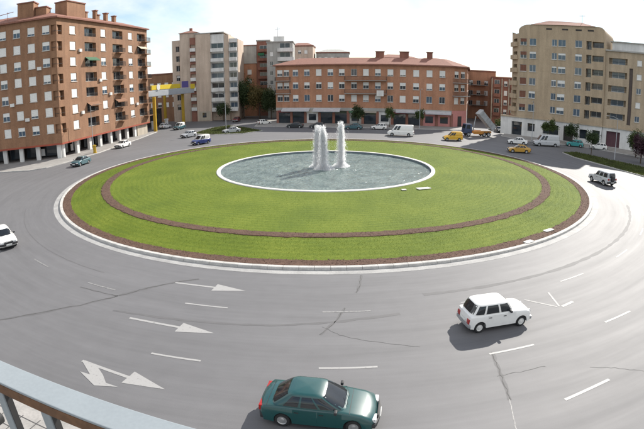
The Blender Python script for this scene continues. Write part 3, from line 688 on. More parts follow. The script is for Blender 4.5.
for t in (-1.0, -5.3, -8.8, -12.3, -16, -20, -24): fl.put('column', colm, t, 1.0, 0.0)
for t in (1.2, 6.0, 10.5, 14.5, 18.8, 22.6, 26.2, 30): fr.put('column', colm, t, 1.0, 0.0)
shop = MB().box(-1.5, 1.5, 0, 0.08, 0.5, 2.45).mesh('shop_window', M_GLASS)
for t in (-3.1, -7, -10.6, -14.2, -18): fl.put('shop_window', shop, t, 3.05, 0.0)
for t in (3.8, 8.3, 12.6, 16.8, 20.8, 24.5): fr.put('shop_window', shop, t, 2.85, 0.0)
pst = MB().box(-0.4, 0.4, 0, 0.05, 0.6, 1.9).mesh('poster', M_WHITER)
for t in (-5.0, -9.6): fl.put('poster', pst, t, 2.95, 0.0)
for t in (2.6, 6.5): fr.put('poster', pst, t, 2.7, 0.0)
gar = MB().box(-2.6, 2.6, 0, 0.3, 0, 2.7).mesh('garage_front', M_CREAM); fr.put('garage_front', gar, 33.4, 0.6, 0.0)
hip_roof(root, foot, ZE, 0.5, 1.7, inset=4.6, fascia=0.30)
def roof_box(fc, x, y, z0, sx, sy, h, m, cap=True, nm='lift_house'):
    o = fc.put(nm, MB().box(-sx/2, sx/2, -sy/2, sy/2, 0, h).mesh(nm, m), x, y, z0)
    if cap: obj('cap', MB().box(-sx/2-0.15, sx/2+0.15, -sy/2-0.15, sy/2+0.15, h+0.002, h+0.2).mesh('cap', M_TILE if m == M_BRICK_L else m), o)
    return o
roof_box(fl, -6.7, 3.2, 26.0, 3.3, 3.0, 3.7, M_BRICK_L); roof_box(fl, -3.8, 4.0, 26.0, 2.2, 3.0, 2.6, M_BRICK_L)
roof_box(fr, 9.4, 3.6, 26.4, 6.4, 3.0, 3.6, M_BRICK_L)
for t, h in ((14.2, 1.7), (18, 2.4), (18.9, 1.5), (22.4, 2.2), (26, 1.9)): roof_box(fr, t, 3.2, 26.8, 0.8, 0.8, h, M_BRICK_L, nm='chimney')
fl.put('aerial_mast', MB().tube([(0,0,0),(0,0,2.4)], [0.05,0.04], 6).tube([(-1.8,0,2.0),(1.2,0,2.3)], [0.06,0.05], 6).mesh('aerial_mast', M_REDBAND), -10.2, 1.2, 26.0)

# --- orange brick four storey block in the middle
MO = Vector((4.9, 126.03)); MA = R(-12)
root = thing('brick_block', 'four storey orange brick block with clay roof and shops, facing the fountain', 'building', (MO.x, MO.y, 0))
fm_ = Face(root, MO, MA); um = Vector((math.cos(MA), math.sin(MA))); nm_ = Vector((-um.y, um.x))
rows = [6.85, 10.2, 13.6]
tm = [-11.9, -8.8, -5.6, -2.5, 0.5, 3.7, 6.8, 9.9, 13.1, 16.3, 19.7, 23.1, 26.4]; tend = [-16.2, -14.4]
ops = [(t-0.75, t+0.75, z-0.85, z+0.85) for t in tm + tend for z in rows]
fm_.put('wall', wall_mesh(-17.4, 29.0, 4.3, 15.5, ops, M_BRICK_M))
for i, z in enumerate(rows):
    for t in tm: window(fm_, t, z, 1.5, 1.7, rnd(1, 0.5, 0.85, 0.3, 0.0, 0.6, 1), rnd(M_GLASS, M_BLUEGLASS), y=0.1)
    for t in tend: window(fm_, t, z, 1.5, 1.7, rnd(0.3, 0, 0.6), M_GLASS, y=0.1)
M_SLAB = mat('balcony_slab', (0.36, 0.34, 0.32), (0.28, 0.27, 0.25), scale=1, rough=0.9)
for z in (8.75, 12.15):
    balcony(fm_, 1.4, 12.2, z-0.6, 1.3, M_SLAB); balcony(fm_, -17.3, -13.2, z-0.6, 1.3, M_SLAB)
lx = MB().box(-0.9, 0.9, 0, 0.04, 0, 1.5).mesh('white_sheet', M_WHITER); fm_.put('white_sheet', lx, 10.6, -1.34, 7.5)
# chamfered corner and side wing along the street
MC = MO + um*29.0; CA = MA + R(42); uc = Vector((math.cos(CA), math.sin(CA)))
fc_ = Face(root, MC, CA); MD = MC + uc*5.5
fc_.put('wall', wall_mesh(0, 5.5, 4.3, 15.5, [(t-0.75, t+0.75, z-0.85, z+0.85) for t in (1.5, 3.9) for z in rows], M_BRICK_M))
for z in rows:
    for t in (1.5, 3.9): window(fc_, t, z, 1.5, 1.7, rnd(1, 0.5, 0.3), M_GLASS, y=0.1)
for z in (8.75, 12.15): balcony(fc_, 0.1, 5.4, z-0.6, 1.4, M_SLAB)
SA = MA + R(84); us = Vector((math.cos(SA), math.sin(SA))); fs_ = Face(root, MD, SA)
ts = [2.5 + 4*k for k in range(7)]
fs_.put('wall', wall_mesh(0, 30, 4.3, 15.5, [(t-0.75, t+0.75, z-0.85, z+0.85) for t in ts for z in rows], M_BRICK_M))
for z in rows:
    for t in ts: window(fs_, t, z, 1.5, 1.7, rnd(1, 0.5, 0.3), M_GLASS, y=0.1)
ME = MD + us*30
foot = [tuple(MO - um*17.4), tuple(MC), tuple(MD), tuple(ME), tuple(ME - um*12), tuple(MO - um*17.4 + nm_*13)]
ins = [tuple(MO - um*17.3 + nm_*0.6), tuple(MC + nm_*0.7), tuple(MD - us*0 + Vector((-0.9, 0.5))), tuple(ME + Vector((-0.9, -0.1))), tuple(ME - um*11.9), tuple(MO - um*17.3 + nm_*12.9)]
core(root, ins, 0.0, 15.4, M_DARKIN)
bk = MB(); A, B = MO - um*17.4 - MO, MO - um*17.4 + nm_*13 - MO
bk.add([(A.x,A.y,4.3),(B.x,B.y,4.3),(B.x,B.y,15.5),(A.x,A.y,15.5)], [(0,1,2,3)]); obj('end_wall', bk.mesh('end_wall', M_BRICK_M), root)
hip_roof(root, foot, 15.5, 0.6, 1.9, inset=5.5, fascia=0.32)
for t, w_ in ((9.9, 2.2), (16.4, 2.4), (23.2, 1.5)): roof_box(fm_, t, 6.3, 16.6, w_, 1.6, 2.7, M_BRICK_S, nm='chimney')
# ground floor: piers, shop fronts, band and awnings
fm_.put('shop_band', MB().box(-17.4, 29.0, -0.12, 0.3, 3.5, 4.295).mesh('shop_band', M_GREYR))
for i, t in enumerate([-17.0 + 3.83*k for k in range(13)]):
    fm_.put('pier', cached('pier', lambda: MB().box(-0.35, 0.35, 0, 0.4, 0.14, 3.498).mesh('pier', M_BRICK_S)), t, 0, 0)
shop_m = [M_GLASS, M_GLASS, M_WHITER, M_GLASS, M_GLASS, M_GREYR, M_GLASS, M_WHITER, M_GLASS, M_GLASS, M_PINK, M_PINK]
for i in range(12):
    t = -17.0 + 3.83*(i+0.5)
    f = fm_.put('shop_front', cached(('sf', shop_m[i].name), lambda: MB().box(-1.55, 1.55, 0.12, 0.2, 0.14, 3.45).mesh('shop_front', shop_m[i])), t, 0.05, 0)
    if shop_m[i] != M_GLASS: obj('shop_window', cached('sfw', lambda: MB().box(-1.0, 1.0, 0.05, 0.1, 0.9, 2.6).mesh('shop_window', M_GLASS)), f)
for i, c_ in ((0, (0.20, 0.05, 0.05)), (2, (0.55, 0.52, 0.45)), (3, (0.05, 0.10, 0.16)), (5, (0.07, 0.16, 0.09)), (6, (0.40, 0.36, 0.30)), (8, (0.22, 0.06, 0.08)), (9, (0.10, 0.09, 0.09)), (11, (0.45, 0.15, 0.13))):
    fm_.put('fascia_board', MB().box(-1.7, 1.7, -0.2, -0.125, 0, 0.55).mesh('fascia_board', mat('fascia_%d' % i, c_, None, rough=0.6), bevel=0.02), -17.0 + 3.83*(i+0.5), 0, 3.0)
def awning(fc, x0, x1, z, dep, drop, m):
    L = x1-x0; mb = MB(); n = max(3, int(L/0.7))
    V = [(-L/2, 0, 0), (L/2, 0, 0), (L/2, -dep, -drop), (-L/2, -dep, -drop), (L/2, -dep, -drop-0.28), (-L/2, -dep, -drop-0.28)]
    mb.add(V, [(0,1,2,3), (3,2,4,5)]); mb.add([(-L/2,0,0.0),(-L/2,-dep,-drop),(-L/2,0,-drop)], [(0,1,2)]); mb.add([(L/2,0,0.0),(L/2,-dep,-drop),(L/2,0,-drop)], [(0,1,2)])
    return fc.put('awning', mb.mesh('awning', m), (x0+x1)/2, -0.13, z)
awning(fm_, -15.5, -8.0, 4.2, 1.5, 0.6, M_AWN); awning(fm_, -7.0, 0.2, 4.15, 1.5, 0.6, M_AWN)
awning(fm_, 14.6, 21.8, 4.1, 1.3, 0.5, M_AWN); awning(fm_, 22.2, 28.8, 4.0, 1.3, 0.5, M_AWN)
fc_.put('shop_front', MB().box(0, 5.5, -0.05, 0.3, 0.14, 4.29).mesh('shop_front', M_PINK)); fs_.put('side_base', MB().box(0, 30, 0.0, 0.3, 0.14, 4.29).mesh('side_base', M_GREYR))
fc_.put('shop_door', MB().box(2.2, 3.6, -0.1, -0.055, 0.15, 2.8).mesh('shop_door', M_DARKIN))

# --- tan brick tower block on the right
RO = Vector((53.6, 98.6)); RA = R(-42)
root = thing('tower_block', 'tan brick seven storey block with curved top corners and white shop level', 'building', (RO.x, RO.y, 0))
ur = Vector((math.cos(RA), math.sin(RA))); nr_ = Vector((-ur.y, ur.x)); frr = Face(root, RO, RA)
rows = [6.8 + 3.05*k for k in range(6)]
ops = []
for z in rows:
    ops += [(-8.3, -6.7, z-0.8, z+0.8), (-10.6, -9.0, z-0.8, z+0.8), (-2.9, -1.7, z-0.75, z+0.75), (-1.4, 0.4, z-0.75, z+0.75), (2.6, 4.2, z-0.75, z+0.8), (5.2, 6.4, z-1.1, z+0.8, 1.4), (6.6, 9.2, z-0.6, z+0.7, 1.4)]
frr.put('wall', wall_mesh(-11.0, 9.6, 4.6, 24.6, ops, M_BRICK_R))
M_DRAPE = mat('dark_red_blind', (0.20, 0.09, 0.06), None, rough=0.8)
for z in rows:
    window(frr, -7.5, z, 1.6, 1.6, rnd(0, 0.3, 0), M_BLUEGLASS); window(frr, -9.8, z, 1.6, 1.6, rnd(0.5, 1), M_GLASS, M_DRAPE)
    window(frr, -2.3, z, 1.2, 1.5, rnd(0.4, 0, 0.2), M_BLUEGLASS); window(frr, -0.5, z, 1.8, 1.5, rnd(0, 0.3, 0.5), M_BLUEGLASS)
    window(frr, 3.4, z, 1.6, 1.55, rnd(0, 0.3, 0), M_BLUEGLASS)
    d = frr.put('balcony_door', win_frame(1.1, 1.8), 5.8, 1.3, z-0.15); obj('pane', pane_mesh(1.1, 1.8, M_GLASS), d)
    d = frr.put('balcony_door', win_frame(2.5, 1.25), 7.9, 1.3, z+0.04); obj('pane', pane_mesh(2.5, 1.25, M_GLASS), d)
    frr.put('railing', cached('rbr', lambda: MB().box(5.25, 6.35, 0.05, 0.1, -0.25, -0.18).box(6.65, 9.15, 0.05, 0.1, -0.1, -0.05).mesh('railing', M_IRON)), 0, 0, z)
# left return, set back in steps, with balconies
RL = RO - ur*11.0; frl = Face(root, RL - rot2((4.6, 0), RA + R(-62)), RA + R(-62)) if False else Face(root, RL + rot2((-4.2, 0), RA + R(-50)), RA + R(-50))
frl.put('wall', wall_mesh(0, 4.2, 4.6, 24.0, [(0.9, 3.3, z-0.9, z+0.8, 1.2) for z in rows], M_BRICK_R))
for z in rows: balcony(frl, 0.5, 3.8, z-0.95, 0.7, M_BRICK_R, 'solid', 0.9)
RQ = RL + rot2((-4.2, 0), RA + R(-50)); RR = RO + ur*9.6
foot = [tuple(RQ), tuple(RL), tuple(RR), tuple(RR + nr_*14), tuple(RL + nr_*14 - ur*3)]
core(root, [tuple(RQ + nr_*1.6 + ur*1.2), tuple(RL + nr_*1.6 + ur*0.2), tuple(RR + nr_*1.6 - ur*0.1), tuple(RR + nr_*13.9 - ur*0.1), tuple(RL + nr_*13.9 - ur*2.9)], 0.14, 24.2, M_DARKIN)
bk = MB(); lst = [RR, RR + nr_*14, RL + nr_*14 - ur*3, RQ]
for i in range(3):
    A, B = lst[i]-RO, lst[i+1]-RO; bk.add([(A.x,A.y,4.6),(B.x,B.y,4.6),(B.x,B.y,24.6),(A.x,A.y,24.6)], [(0,1,2,3)])
obj('back_wall', bk.mesh('back_wall', M_BRICK_R), root)
# attic storey with rounded shoulders and small vents, then tiles
att = MB(); sh = []
for k in range(7): a = math.pi/2*k/6; sh.append((-11.0 + 2.6*(1-math.cos(a))*1.0, 24.602 + 1.5*math.sin(a)))
for k in range(7): a = math.pi/2*(1-k/6); sh.append((9.6 - 1.5*(1-math.cos(a)), 24.602 + 1.5*math.sin(a)))
pts = sh; n = len(pts)
att.add([(x, 0, z) for x, z in pts] + [(x, 13.9, z) for x, z in pts], [tuple(range(n))] + [tuple(range(n, 2*n))[::-1]] + [(i, (i+1) % n, n+(i+1) % n, n+i) for i in range(n)])
frr.put('attic', att.mesh('attic', M_BRICK_R))
vent = MB().box(-0.7, 0.7, -0.02, 0.05, -0.18, 0.18).mesh('vent', M_DARKIN)
for t in (-3.6, 0.2, 3.4, 6.2): frr.put('vent', vent, t, -0.005, 25.15)
V = [(-8.0,-0.3,26.11),(7.3,-0.3,26.11),(7.3,13.5,26.11),(-8.0,13.5,26.11),(-4.5,3.2,27.5),(3.5,3.2,27.3),(3.5,10,27.3),(-4.5,10,27.5)]
frr.put('roof', MB().add(V, [(0,3,2,1),(4,5,6,7),(0,1,5,4),(1,2,6,5),(2,3,7,6),(3,0,4,7)]).mesh('roof', M_TILE))
frr.put('aerial_mast', MB().tube([(0,0,0),(0,0,1.9)], [0.05,0.04], 6).tube([(-0.7,0,1.6),(0.7,0,1.7)], [0.04,0.04], 6).mesh('aerial_mast', M_IRON), 3.6, 3.2, 27.2)
# white shop level
frr.put('shop_wall', wall_mesh(-15.0, 9.6, 0.14, 4.3, [(-12.2,-9.6,0.15,3.3,0.8), (-8.2,-6.4,1.4,3.2,0.8), (-4.4,-0.6,1.2,3.4,0.8), (0.6,3.0,0.15,3.6,0.8), (4.4,6.2,1.2,3.2,0.8), (7.4,9.2,0.15,3.4,0.8)], M_WHITER))
frr.put('shop_cornice', MB().box(-15.0, 9.6, -0.25, 0.3, 4.302, 4.598).mesh('shop_cornice', M_BRICK_R2))
for a, b in ((-12.2,-9.6), (-8.2,-6.4), (-4.4,-0.6), (0.6,3.0), (4.4,6.2), (7.4,9.2)):
    frr.put('shop_window', MB().box(a+0.05, b-0.05, 0.6, 0.65, 0.2, 3.3).mesh('shop_window', M_GLASS if a != 0.6 else M_DARKIN))

# --- lower tan building beyond it
root = thing('tan_building', 'lower pale tan building with ribbon balconies beside the tan tower block', 'building', (RR.x, RR.y, 0))
ff = Face(root, RR + nr_*0.4 + ur*0.02, RA)
rows2 = [6.9 + 3.0*k for k in range(5)]
ops = []
for z in rows2: ops += [(0.8, 5.0, z-0.7, z+0.65, 1.3), (7.2, 8.3, z-0.6, z+0.6), (10.0, 11.1, z-0.6, z+0.6), (13, 16.8, z-0.7, z+0.65, 1.3)]
ops += [(5.5, 6.3, 5.4, 17.6, 0.5)]
ff.put('wall', wall_mesh(0, 22, 4.6, 21.0, ops, M_BRICK_R2))
for z in rows2:
    for t in (7.75, 10.55): window(ff, t, z, 1.1, 1.2, rnd(0.3, 0, 1), M_BLUEGLASS)
    for t in (2.9, 14.9):
        d = ff.put('balcony_door', win_frame(3.0, 1.3), t, 1.2, z); obj('pane', pane_mesh(3.0, 1.3, M_BLUEGLASS), d)
        ff.put('railing', cached('rb2', lambda: MB().box(-2.05, 2.05, 0.05, 0.1, -0.12, -0.06).mesh('railing', M_IRON)), t, 0, z)
ff.put('slot_screen', MB().box(5.52, 6.28, 0.25, 0.3, 5.42, 17.58).mesh('slot_screen', mat('brown_screen', (0.11, 0.085, 0.075), None, rough=0.8)))
RF = RR + ur*22
core(root, [tuple(RR + nr_*2), tuple(RF + nr_*2), tuple(RF + nr_*14), tuple(RR + nr_*14)], 0.14, 20.8, M_DARKIN)
ff.put('end_wall', MB().box(21.98, 22.2, 0.0, 13, 4.6, 21.0).mesh('end_wall', M_BRICK_R2))
ff.put('roof_slab', MB().box(0.0, 22.4, -0.35, 13.5, 21.002, 21.3).mesh('roof_slab', M_GREYR))
ff.put('roof_house', MB().box(1.2, 9.5, 2.0, 8, 21.302, 23.2).mesh('roof_house', M_WHITER)); ff.put('roof_house_cap', MB().box(0.8, 9.9, 1.6, 8.4, 23.202, 23.4).mesh('roof_house_cap', M_GREYR))
ff.put('parapet', MB().box(10, 22.3, 0.2, 0.4, 21.302, 22.4).mesh('parapet', M_WHITER))
ff.put('shop_wall', wall_mesh(0, 22, 0.14, 4.3, [(1.0,4.2,0.15,3.6,0.8), (6.5,9.5,0.8,3.3,0.8), (12,15,0.15,3.4,0.8), (17,20,0.8,3.3,0.8)], M_WHITER))
ff.put('shop_cornice', MB().box(0, 22, -0.3, 0.3, 4.302, 4.598).mesh('shop_cornice', M_BRICK_R2))
for a, b, m_ in ((1.0,4.2,mat('maroon_shutter', (0.11, 0.05, 0.06), None, rough=0.7)), (6.5,9.5,M_GLASS), (12,15,M_GLASS), (17,20,M_GLASS)): ff.put('shop_window', MB().box(a+0.05, b-0.05, 0.6, 0.65, 0.2, 3.5).mesh('shop_window', m_))

# --- simple volumes further off; each with real openings
def block(name, label, ox, oy, ang, L, z1, m, cols, rows, ww, wh, dep=12, blind=(1, 0.5, 0), glass=None, side=None, roofm=None, extra=None, z0=0.0, parap=0.4):
    root = thing(name, label, 'building', (ox, oy, 0)); fc = Face(root, (ox, oy), R(ang))
    ops = [(t-ww/2, t+ww/2, z-wh/2, z+wh/2) for t in cols for z in rows]
    fc.put('wall', wall_mesh(0, L, z0, z1, ops, m))
    for t in cols:
        for z in rows: window(fc, t, z, ww, wh, rnd(*blind), glass or M_GLASS)
    fc.put('core', MB().box(0.02, L-0.02, 0.5, dep-0.02, z0, z1-0.05).mesh('core', M_DARKIN))
    fc.put('side_wall', MB().add([(0,0,z0),(0,dep,z0),(0,dep,z1),(0,0,z1),(L,0,z0),(L,dep,z0),(L,dep,z1),(L,0,z1)], [(0,3,2,1),(4,5,6,7),(1,2,6,5)]).mesh('side_wall', side or m))
    fc.put('roof', MB().box(-0.2, L+0.2, -0.2, dep+0.2, z1+0.002, z1+parap).mesh('roof', roofm or M_GREYR))
    return root, fc
# rosy brick tower behind the filling station: stepped volumes with white glazed balconies
root = thing('stepped_tower', 'rosy beige stepped tower block with stacks of white glazed balconies', 'building', (-36, 145, 0))
f0 = Face(root, (-46.0, 146.5), R(0)); zr = [4.5 + 3.05*k for k in range(7)]
f0.put('wall', wall_mesh(0, 3.0, 0, 25.6, [(1.2, 2.4, z-0.9, z+0.9, 0.5) for z in zr], M_BRICK_T)); f0.put('volume', MB().box(0.01, 2.99, 0.52, 12, 0, 25.5).mesh('volume', M_BRICK_T))
for z in zr: window(f0, 1.8, z, 1.2, 1.8, rnd(0, 0.4), M_GLASS, y=0.4)
f1 = Face(root, (-43.2, 145.6), 0); f1.put('stair_volume', MB().box(0, 5.6, 0, 12, 0, 27.6).mesh('stair_volume', M_BRICK_T)); f1.put('stair_roof', MB().add([(-0.4,-0.4,27.61),(6,-0.4,27.61),(6,12.4,27.61),(-0.4,12.4,27.61),(2.8,3,28.7),(2.8,9,28.7)], [(0,3,2,1),(0,1,4),(1,2,5,4),(2,3,5),(3,0,4,5)]).mesh('stair_roof', M_TILE))
f1.put('roof_vent', MB().box(2.4, 3.2, 3, 4, 28.4, 29.4).mesh('roof_vent', M_BRICK_S))
f2 = Face(root, (-39.8, 145.0), 0)
f2.put('wall', wall_mesh(0, 1.9, 0, 26.0, [(0.1, 1.8, z-1.0, z+1.0, 1.2) for z in zr], M_BRICK_S)); f2.put('volume', MB().box(0.01, 1.89, 1.22, 12, 0, 25.9).mesh('volume', M_BRICK_S))
for z in zr: balcony(f2, 0.1, 1.8, z-1.0, 0.5, M_WHITER, 'solid', 0.9)
f3 = Face(root, (-37.9, 144.6), 0); f3.put('blank_wall', MB().box(0, 4.6, 0, 12, 0, 26.9).mesh('blank_wall', M_BRICK_T))
for x0, w_, top in ((-33.3, 4.2, 26.6), (-27.6, 2.6, 25.0)):
    fb = Face(root, (x0, 145.0), 0)
    fb.put('wall', wall_mesh(0, w_, 3.4, top, [(0.15, w_-0.15, z-0.55, z+1.0, 1.1) for z in zr], M_WHITER)); fb.put('volume', MB().box(0.01, w_-0.01, 1.12, 12, 0, top-0.1).mesh('volume', M_BRICK_T))
    for i, z in enumerate(zr):
        d = fb.put('glazed_balcony', win_frame(w_-0.5, 1.5), w_/2, rnd(0.15, 0.9), z+0.2); obj('pane', pane_mesh(w_-0.5, 1.5, rnd(M_GLASS, M_BLUEGLASS)), d)
        balcony(fb, 0.1, w_-0.1, z-1.5, 0.7, M_WHITER, 'solid', 0.9)
fb = Face(root, (-29.05, 144.8), 0); fb.put('brick_pier', MB().box(0, 1.4, 0, 12, 0, 26.2).mesh('brick_pier', M_BRICK_T))
fb = Face(root, (-38.2, 144.6), 0); fb.put('parapet', MB().box(0, 9.2, -0.1, 12, 26.91, 27.2).mesh('parapet', M_GREYR))
f3.put('shop_front', MB().box(0.4, 4.2, -0.08, -0.005, 0.2, 3.0).mesh('shop_front', M_CREAM)); obj('shop_window', MB().box(-0.6, 0.6, 0, 0.05, 0, 1.4).mesh('shop_window', M_GLASS), root, (-36+36+0.4, 144.45-145, 1.2))

block('low_building', 'low salmon brick building between the arcade block and the stepped tower', -56, 150, 0, 10.5, 15.3, M_BRICK_L, [1.6+2.5*k for k in range(4)], [5.5+3.2*k for k in range(3)], 1.3, 1.5, roofm=M_TILE)
root, fc = block('ochre_building', 'ochre brick building with a blank grey upper gable behind the street trees', -28.2, 160, 0, 7.0, 17.6, M_BRICK_M, [1.8, 4.6], [5.5+3.1*k for k in range(4)], 1.4, 1.6)
fc.put('gable', MB().box(0, 7.0, 0.02, 11.9, 18.01, 23.6).mesh('gable', M_GREYR)); fc.put('coping', MB().box(-0.15, 7.15, -0.15, 12, 23.602, 23.9).mesh('coping', M_BRICK_S))
root, fc = block('red_balcony_building', 'narrow red brick building with dark balconies between ochre and white buildings', -21.1, 160, 0, 4.3, 25.0, M_BRICK_S, [], [], 1, 1)
for k in range(7):
    z = 4.6 + 3.0*k
    d = fc.put('balcony_door', win_frame(2.4, 1.8), 2.2, -0.06, z); obj('pane', pane_mesh(2.4, 1.8, M_GLASS), d); balcony(fc, 0.4, 4.0, z-1.1, 1.1, M_BRICK_S, 'solid', 0.8)
fc.put('green_awning', MB().box(0.5, 2.6, -1.2, -1.12, 20.1, 21.0).mesh('green_awning', mat('green_canvas', (0.03, 0.16, 0.08), None, rough=0.8)))
root, fc = block('white_building', 'white and grey building with rounded white balconies behind the orange brick block', -16.6, 150, 0, 8.0, 23.6, M_GREYR, [1.4], [5.0+3.0*k for k in range(6)], 1.0, 1.3)
for k in range(7):
    z = 3.2 + 2.9*k; mb = MB(); P = [(3.2, -0.01)] + [(3.2+2.6*(1-math.cos(math.pi*i/10)), -1.7*math.sin(math.pi*i/10)-0.02) for i in range(1, 10)] + [(8.4, -0.01)]
    b = fc.put('rounded_balcony', mb.prism(P, z, z+1.15).mesh('rounded_balcony', M_WHITER))
    d = fc.put('balcony_door', win_frame(3.2, 1.6), 5.6, -0.07, z+2.0); obj('pane', pane_mesh(3.2, 1.6, M_GLASS), d)
fc.put('lift_house', MB().box(1.8, 5.2, 3, 7, 24.02, 25.8).mesh('lift_house', M_WHITER)); fc.put('aerial_mast', MB().tube([(3,4,25.8),(3,4,29)], [0.06,0.04], 6).tube([(2.2,4,28.2),(3.8,4,28.3)], [0.04,0.04], 6).mesh('aerial_mast', M_IRON))
for i, (nm, x, y, L, h, m_, lab) in enumerate((('distant_building', -12, 188, 9, 24.8, M_BRICK_T, 'distant pinkish building with tiled roof rising next to the white rounded balconies'),
        ('distant_building', -1.8, 194, 13, 22.4, M_GREYR, 'distant greyish building peeping over the clay roof of the brick block'),
        ('distant_building', 20, 176, 15, 19.6, M_CREAM, 'distant cream building behind the brick chimneys of the orange block'),
        ('distant_building', 37, 180, 12, 19.0, M_BRICK_T, 'distant rosy building behind the right end of the clay roof'))):
    root, fc = block(nm, lab, x, y, rnd(-4, 3, -6), L, h, m_, [1.5+2.4*k for k in range(int((L-1.5)/2.4))], [h-2.2-3*k for k in range(3)], 1.2, 1.4, roofm=M_TILE if i != 2 else M_BRICK_S)
    V = [(-0.3,-0.3,h+0.41),(L+0.3,-0.3,h+0.41),(L+0.3,12.3,h+0.41),(-0.3,12.3,h+0.41),(L*0.3,6,h+1.9),(L*0.7,6,h+1.9)]
    fc.put('ridge_roof', MB().add(V, [(0,1,5,4),(1,2,5),(2,3,4,5),(3,0,4)]).mesh('ridge_roof', M_TILE if i != 1 else M_GREYR))
# brick terraces lining the street between the orange block and the tan tower
root, fc = block('street_terrace', 'red brick terrace stepping back along the street behind the chamfered corner', 44.5, 153, -4, 12.5, 15.6, M_BRICK_M, [1.6+2.6*k for k in range(5)], [5.2+3.3*k for k in range(4)][:3], 1.3, 1.6, dep=20, roofm=M_TILE)
for z in (4.6, 8.0, 11.2): balcony(fc, 4.2, 9.0, z, 1.0, M_SLAB)
root, fc = block('street_terrace', 'dull red terrace with dark loggia stacks next to the tan tower', 50.2, 137, -20, 9.6, 13.6, M_BRICK_S, [], [], 1, 1, dep=16, roofm=M_TILE)
for k in range(4):
    z = 3.6 + 2.8*k
    for t in (1.6, 6.6):
        d = fc.put('loggia_door', win_frame(1.5, 2.0), t, -0.06, z); obj('pane', pane_mesh(1.5, 2.0, M_GLASS), d); balcony(fc, t-1.0, t+1.0, z-1.0, 0.8, M_BRICK_S, 'solid', 0.8)
    window(fc, 4.2, z, 1.0, 1.4, rnd(1, 0.5), M_GLASS, y=-0.05)
for t in (0.1, 3.1, 5.2, 8.2): fc.put('pier', MB().box(-0.15, 0.15, -0.25, -0.003, 0.1, 13.5).mesh('pier', M_CREAM), t, 0, 0)

# ------------------------------------------------------------------ filling-station canopy
root = thing('roadside_canopy', 'tall grey canopy on yellow columns with a yellow sign band', 'canopy', (-42.2, 118, 0))
GA = R(74); gf = Face(root, (-44.0, 118.0), GA)
gf.put('canopy_roof', MB().box(0, 23.5, 0, 7.5, 9.0, 10.6).mesh('canopy_roof', M_CANOPY, bevel=0.15))
gf.put('sign_panel', MB().box(1.2, 15.6, -0.12, -0.01, 10.75, 11.95).mesh('sign_panel', M_SIGNY, bevel=0.04))
gf.put('sign_emblem', MB().lathe_y([(-0.22, 0.0), (-0.22, 0.78), (-0.13, 0.78)], 24).mesh('sign_emblem', M_WHITER), 4.6, 0, 11.4)
gf.put('side_sign', MB().box(16.5, 20.0, -0.12, -0.02, 10.75, 12.6).mesh('side_sign', M_PURPLE)); gf.put('end_sign', MB().box(21.2, 23.6, -0.14, -0.02, 10.3, 11.7).mesh('end_sign', M_SIGNY, bevel=0.04))
for (x, y) in ((-42.6, 118.6), (-47.6, 142.4), (-40.4, 137.6), (-50.0, 124.5)):
    obj('column', MB().box(-0.38, 0.38, -0.38, 0.38, 0, 9.0).mesh('column', M_YEL, bevel=0.05), root, (x+42.2, y-118, 0))
gf.put('kiosk', MB().box(6, 18, 8.5, 13, 0, 5.0).mesh('kiosk', M_DARKIN)); gf.put('kiosk_window', MB().box(7, 17, 8.3, 8.49, 0.8, 3.6).mesh('kiosk_window', M_GLASS))
for t in (6.5, 13): gf.put('fuel_pump', MB().box(-0.45, 0.45, -0.3, 0.3, 0, 1.9).box(-0.55, 0.55, -0.4, 0.4, 1.902, 2.25).mesh('fuel_pump', M_WHITER), t, 3.5, 0)

# ------------------------------------------------------------------ trees and shrubs
def make_tree(name, label, x, y, h, cr, ch, m, trunk=0.16, n=3200, leaf=0.16, base=0.14, seed=1, cat='tree', group=None):
    rs = np.random.RandomState(seed); root = thing(name, label, cat, (x, y, base), 0, group)
    tb = MB(); cz = h - ch*0.5
    tb.tube([(0,0,-0.1),(0.04,0.02,cz*0.5),(0.0,0.05,cz)], [trunk, trunk*0.8, trunk*0.45], 8)
    cl = []
    for k in range(26):
        a = rs.rand()*6.28; e = rs.uniform(-0.75, 1.0); q = rs.uniform(0.45, 1.0)
        cl.append(np.array([cr*q*math.cos(a)*math.sqrt(max(0.1, 1-e*e*0.8)), cr*q*math.sin(a)*math.sqrt(max(0.1, 1-e*e*0.8)), cz + ch*0.48*e*q]))
    for c in cl[:8]: tb.tube([(0,0,cz*0.75), tuple((c + np.array([0,0,cz*0.75]))*np.array([.5,.5,.5])), tuple(c)], [trunk*0.45, trunk*0.3, trunk*0.1], 5)
    obj('trunk', tb.mesh('trunk', M_BARK, smooth=50), root)
    cl = np.array(cl); idx = rs.randint(0, len(cl), n); c = cl[idx] + rs.randn(n, 3)*np.array([cr*0.20, cr*0.20, ch*0.12])
    s = leaf*(0.6+0.8*rs.rand(n)); nrm = rs.randn(n,3); nrm /= np.linalg.norm(nrm, axis=1)[:,None]
    t1 = np.cross(nrm, rs.randn(n,3)); t1 /= np.linalg.norm(t1, axis=1)[:,None]; t2 = np.cross(nrm, t1)
    V = np.stack([c - t1*s[:,None], c + t2*s[:,None]*0.55, c + t1*s[:,None], c - t2*s[:,None]*0.55], 1).reshape(-1,3)
    obj('crown', npmesh('crown', V, np.arange(4*n).reshape(-1,4), m), root); return root
make_tree('street_tree', 'dark green leafy street tree in front of the ochre building', -24.3, 149, 11.4, 3.7, 8.6, M_LEAF2, 0.25, 7500, 0.25, seed=2)
make_tree('street_tree', 'olive brown autumn street tree in front of the red balcony building', -18.8, 146.5, 10.4, 3.2, 7.4, M_LEAF3, 0.22, 6500, 0.23, seed=3)
make_tree('street_tree', 'smaller dark green street tree at the left end of the orange brick block', -14.9, 143.5, 8.6, 2.3, 6.4, M_LEAF2, 0.18, 5000, 0.2, seed=4)
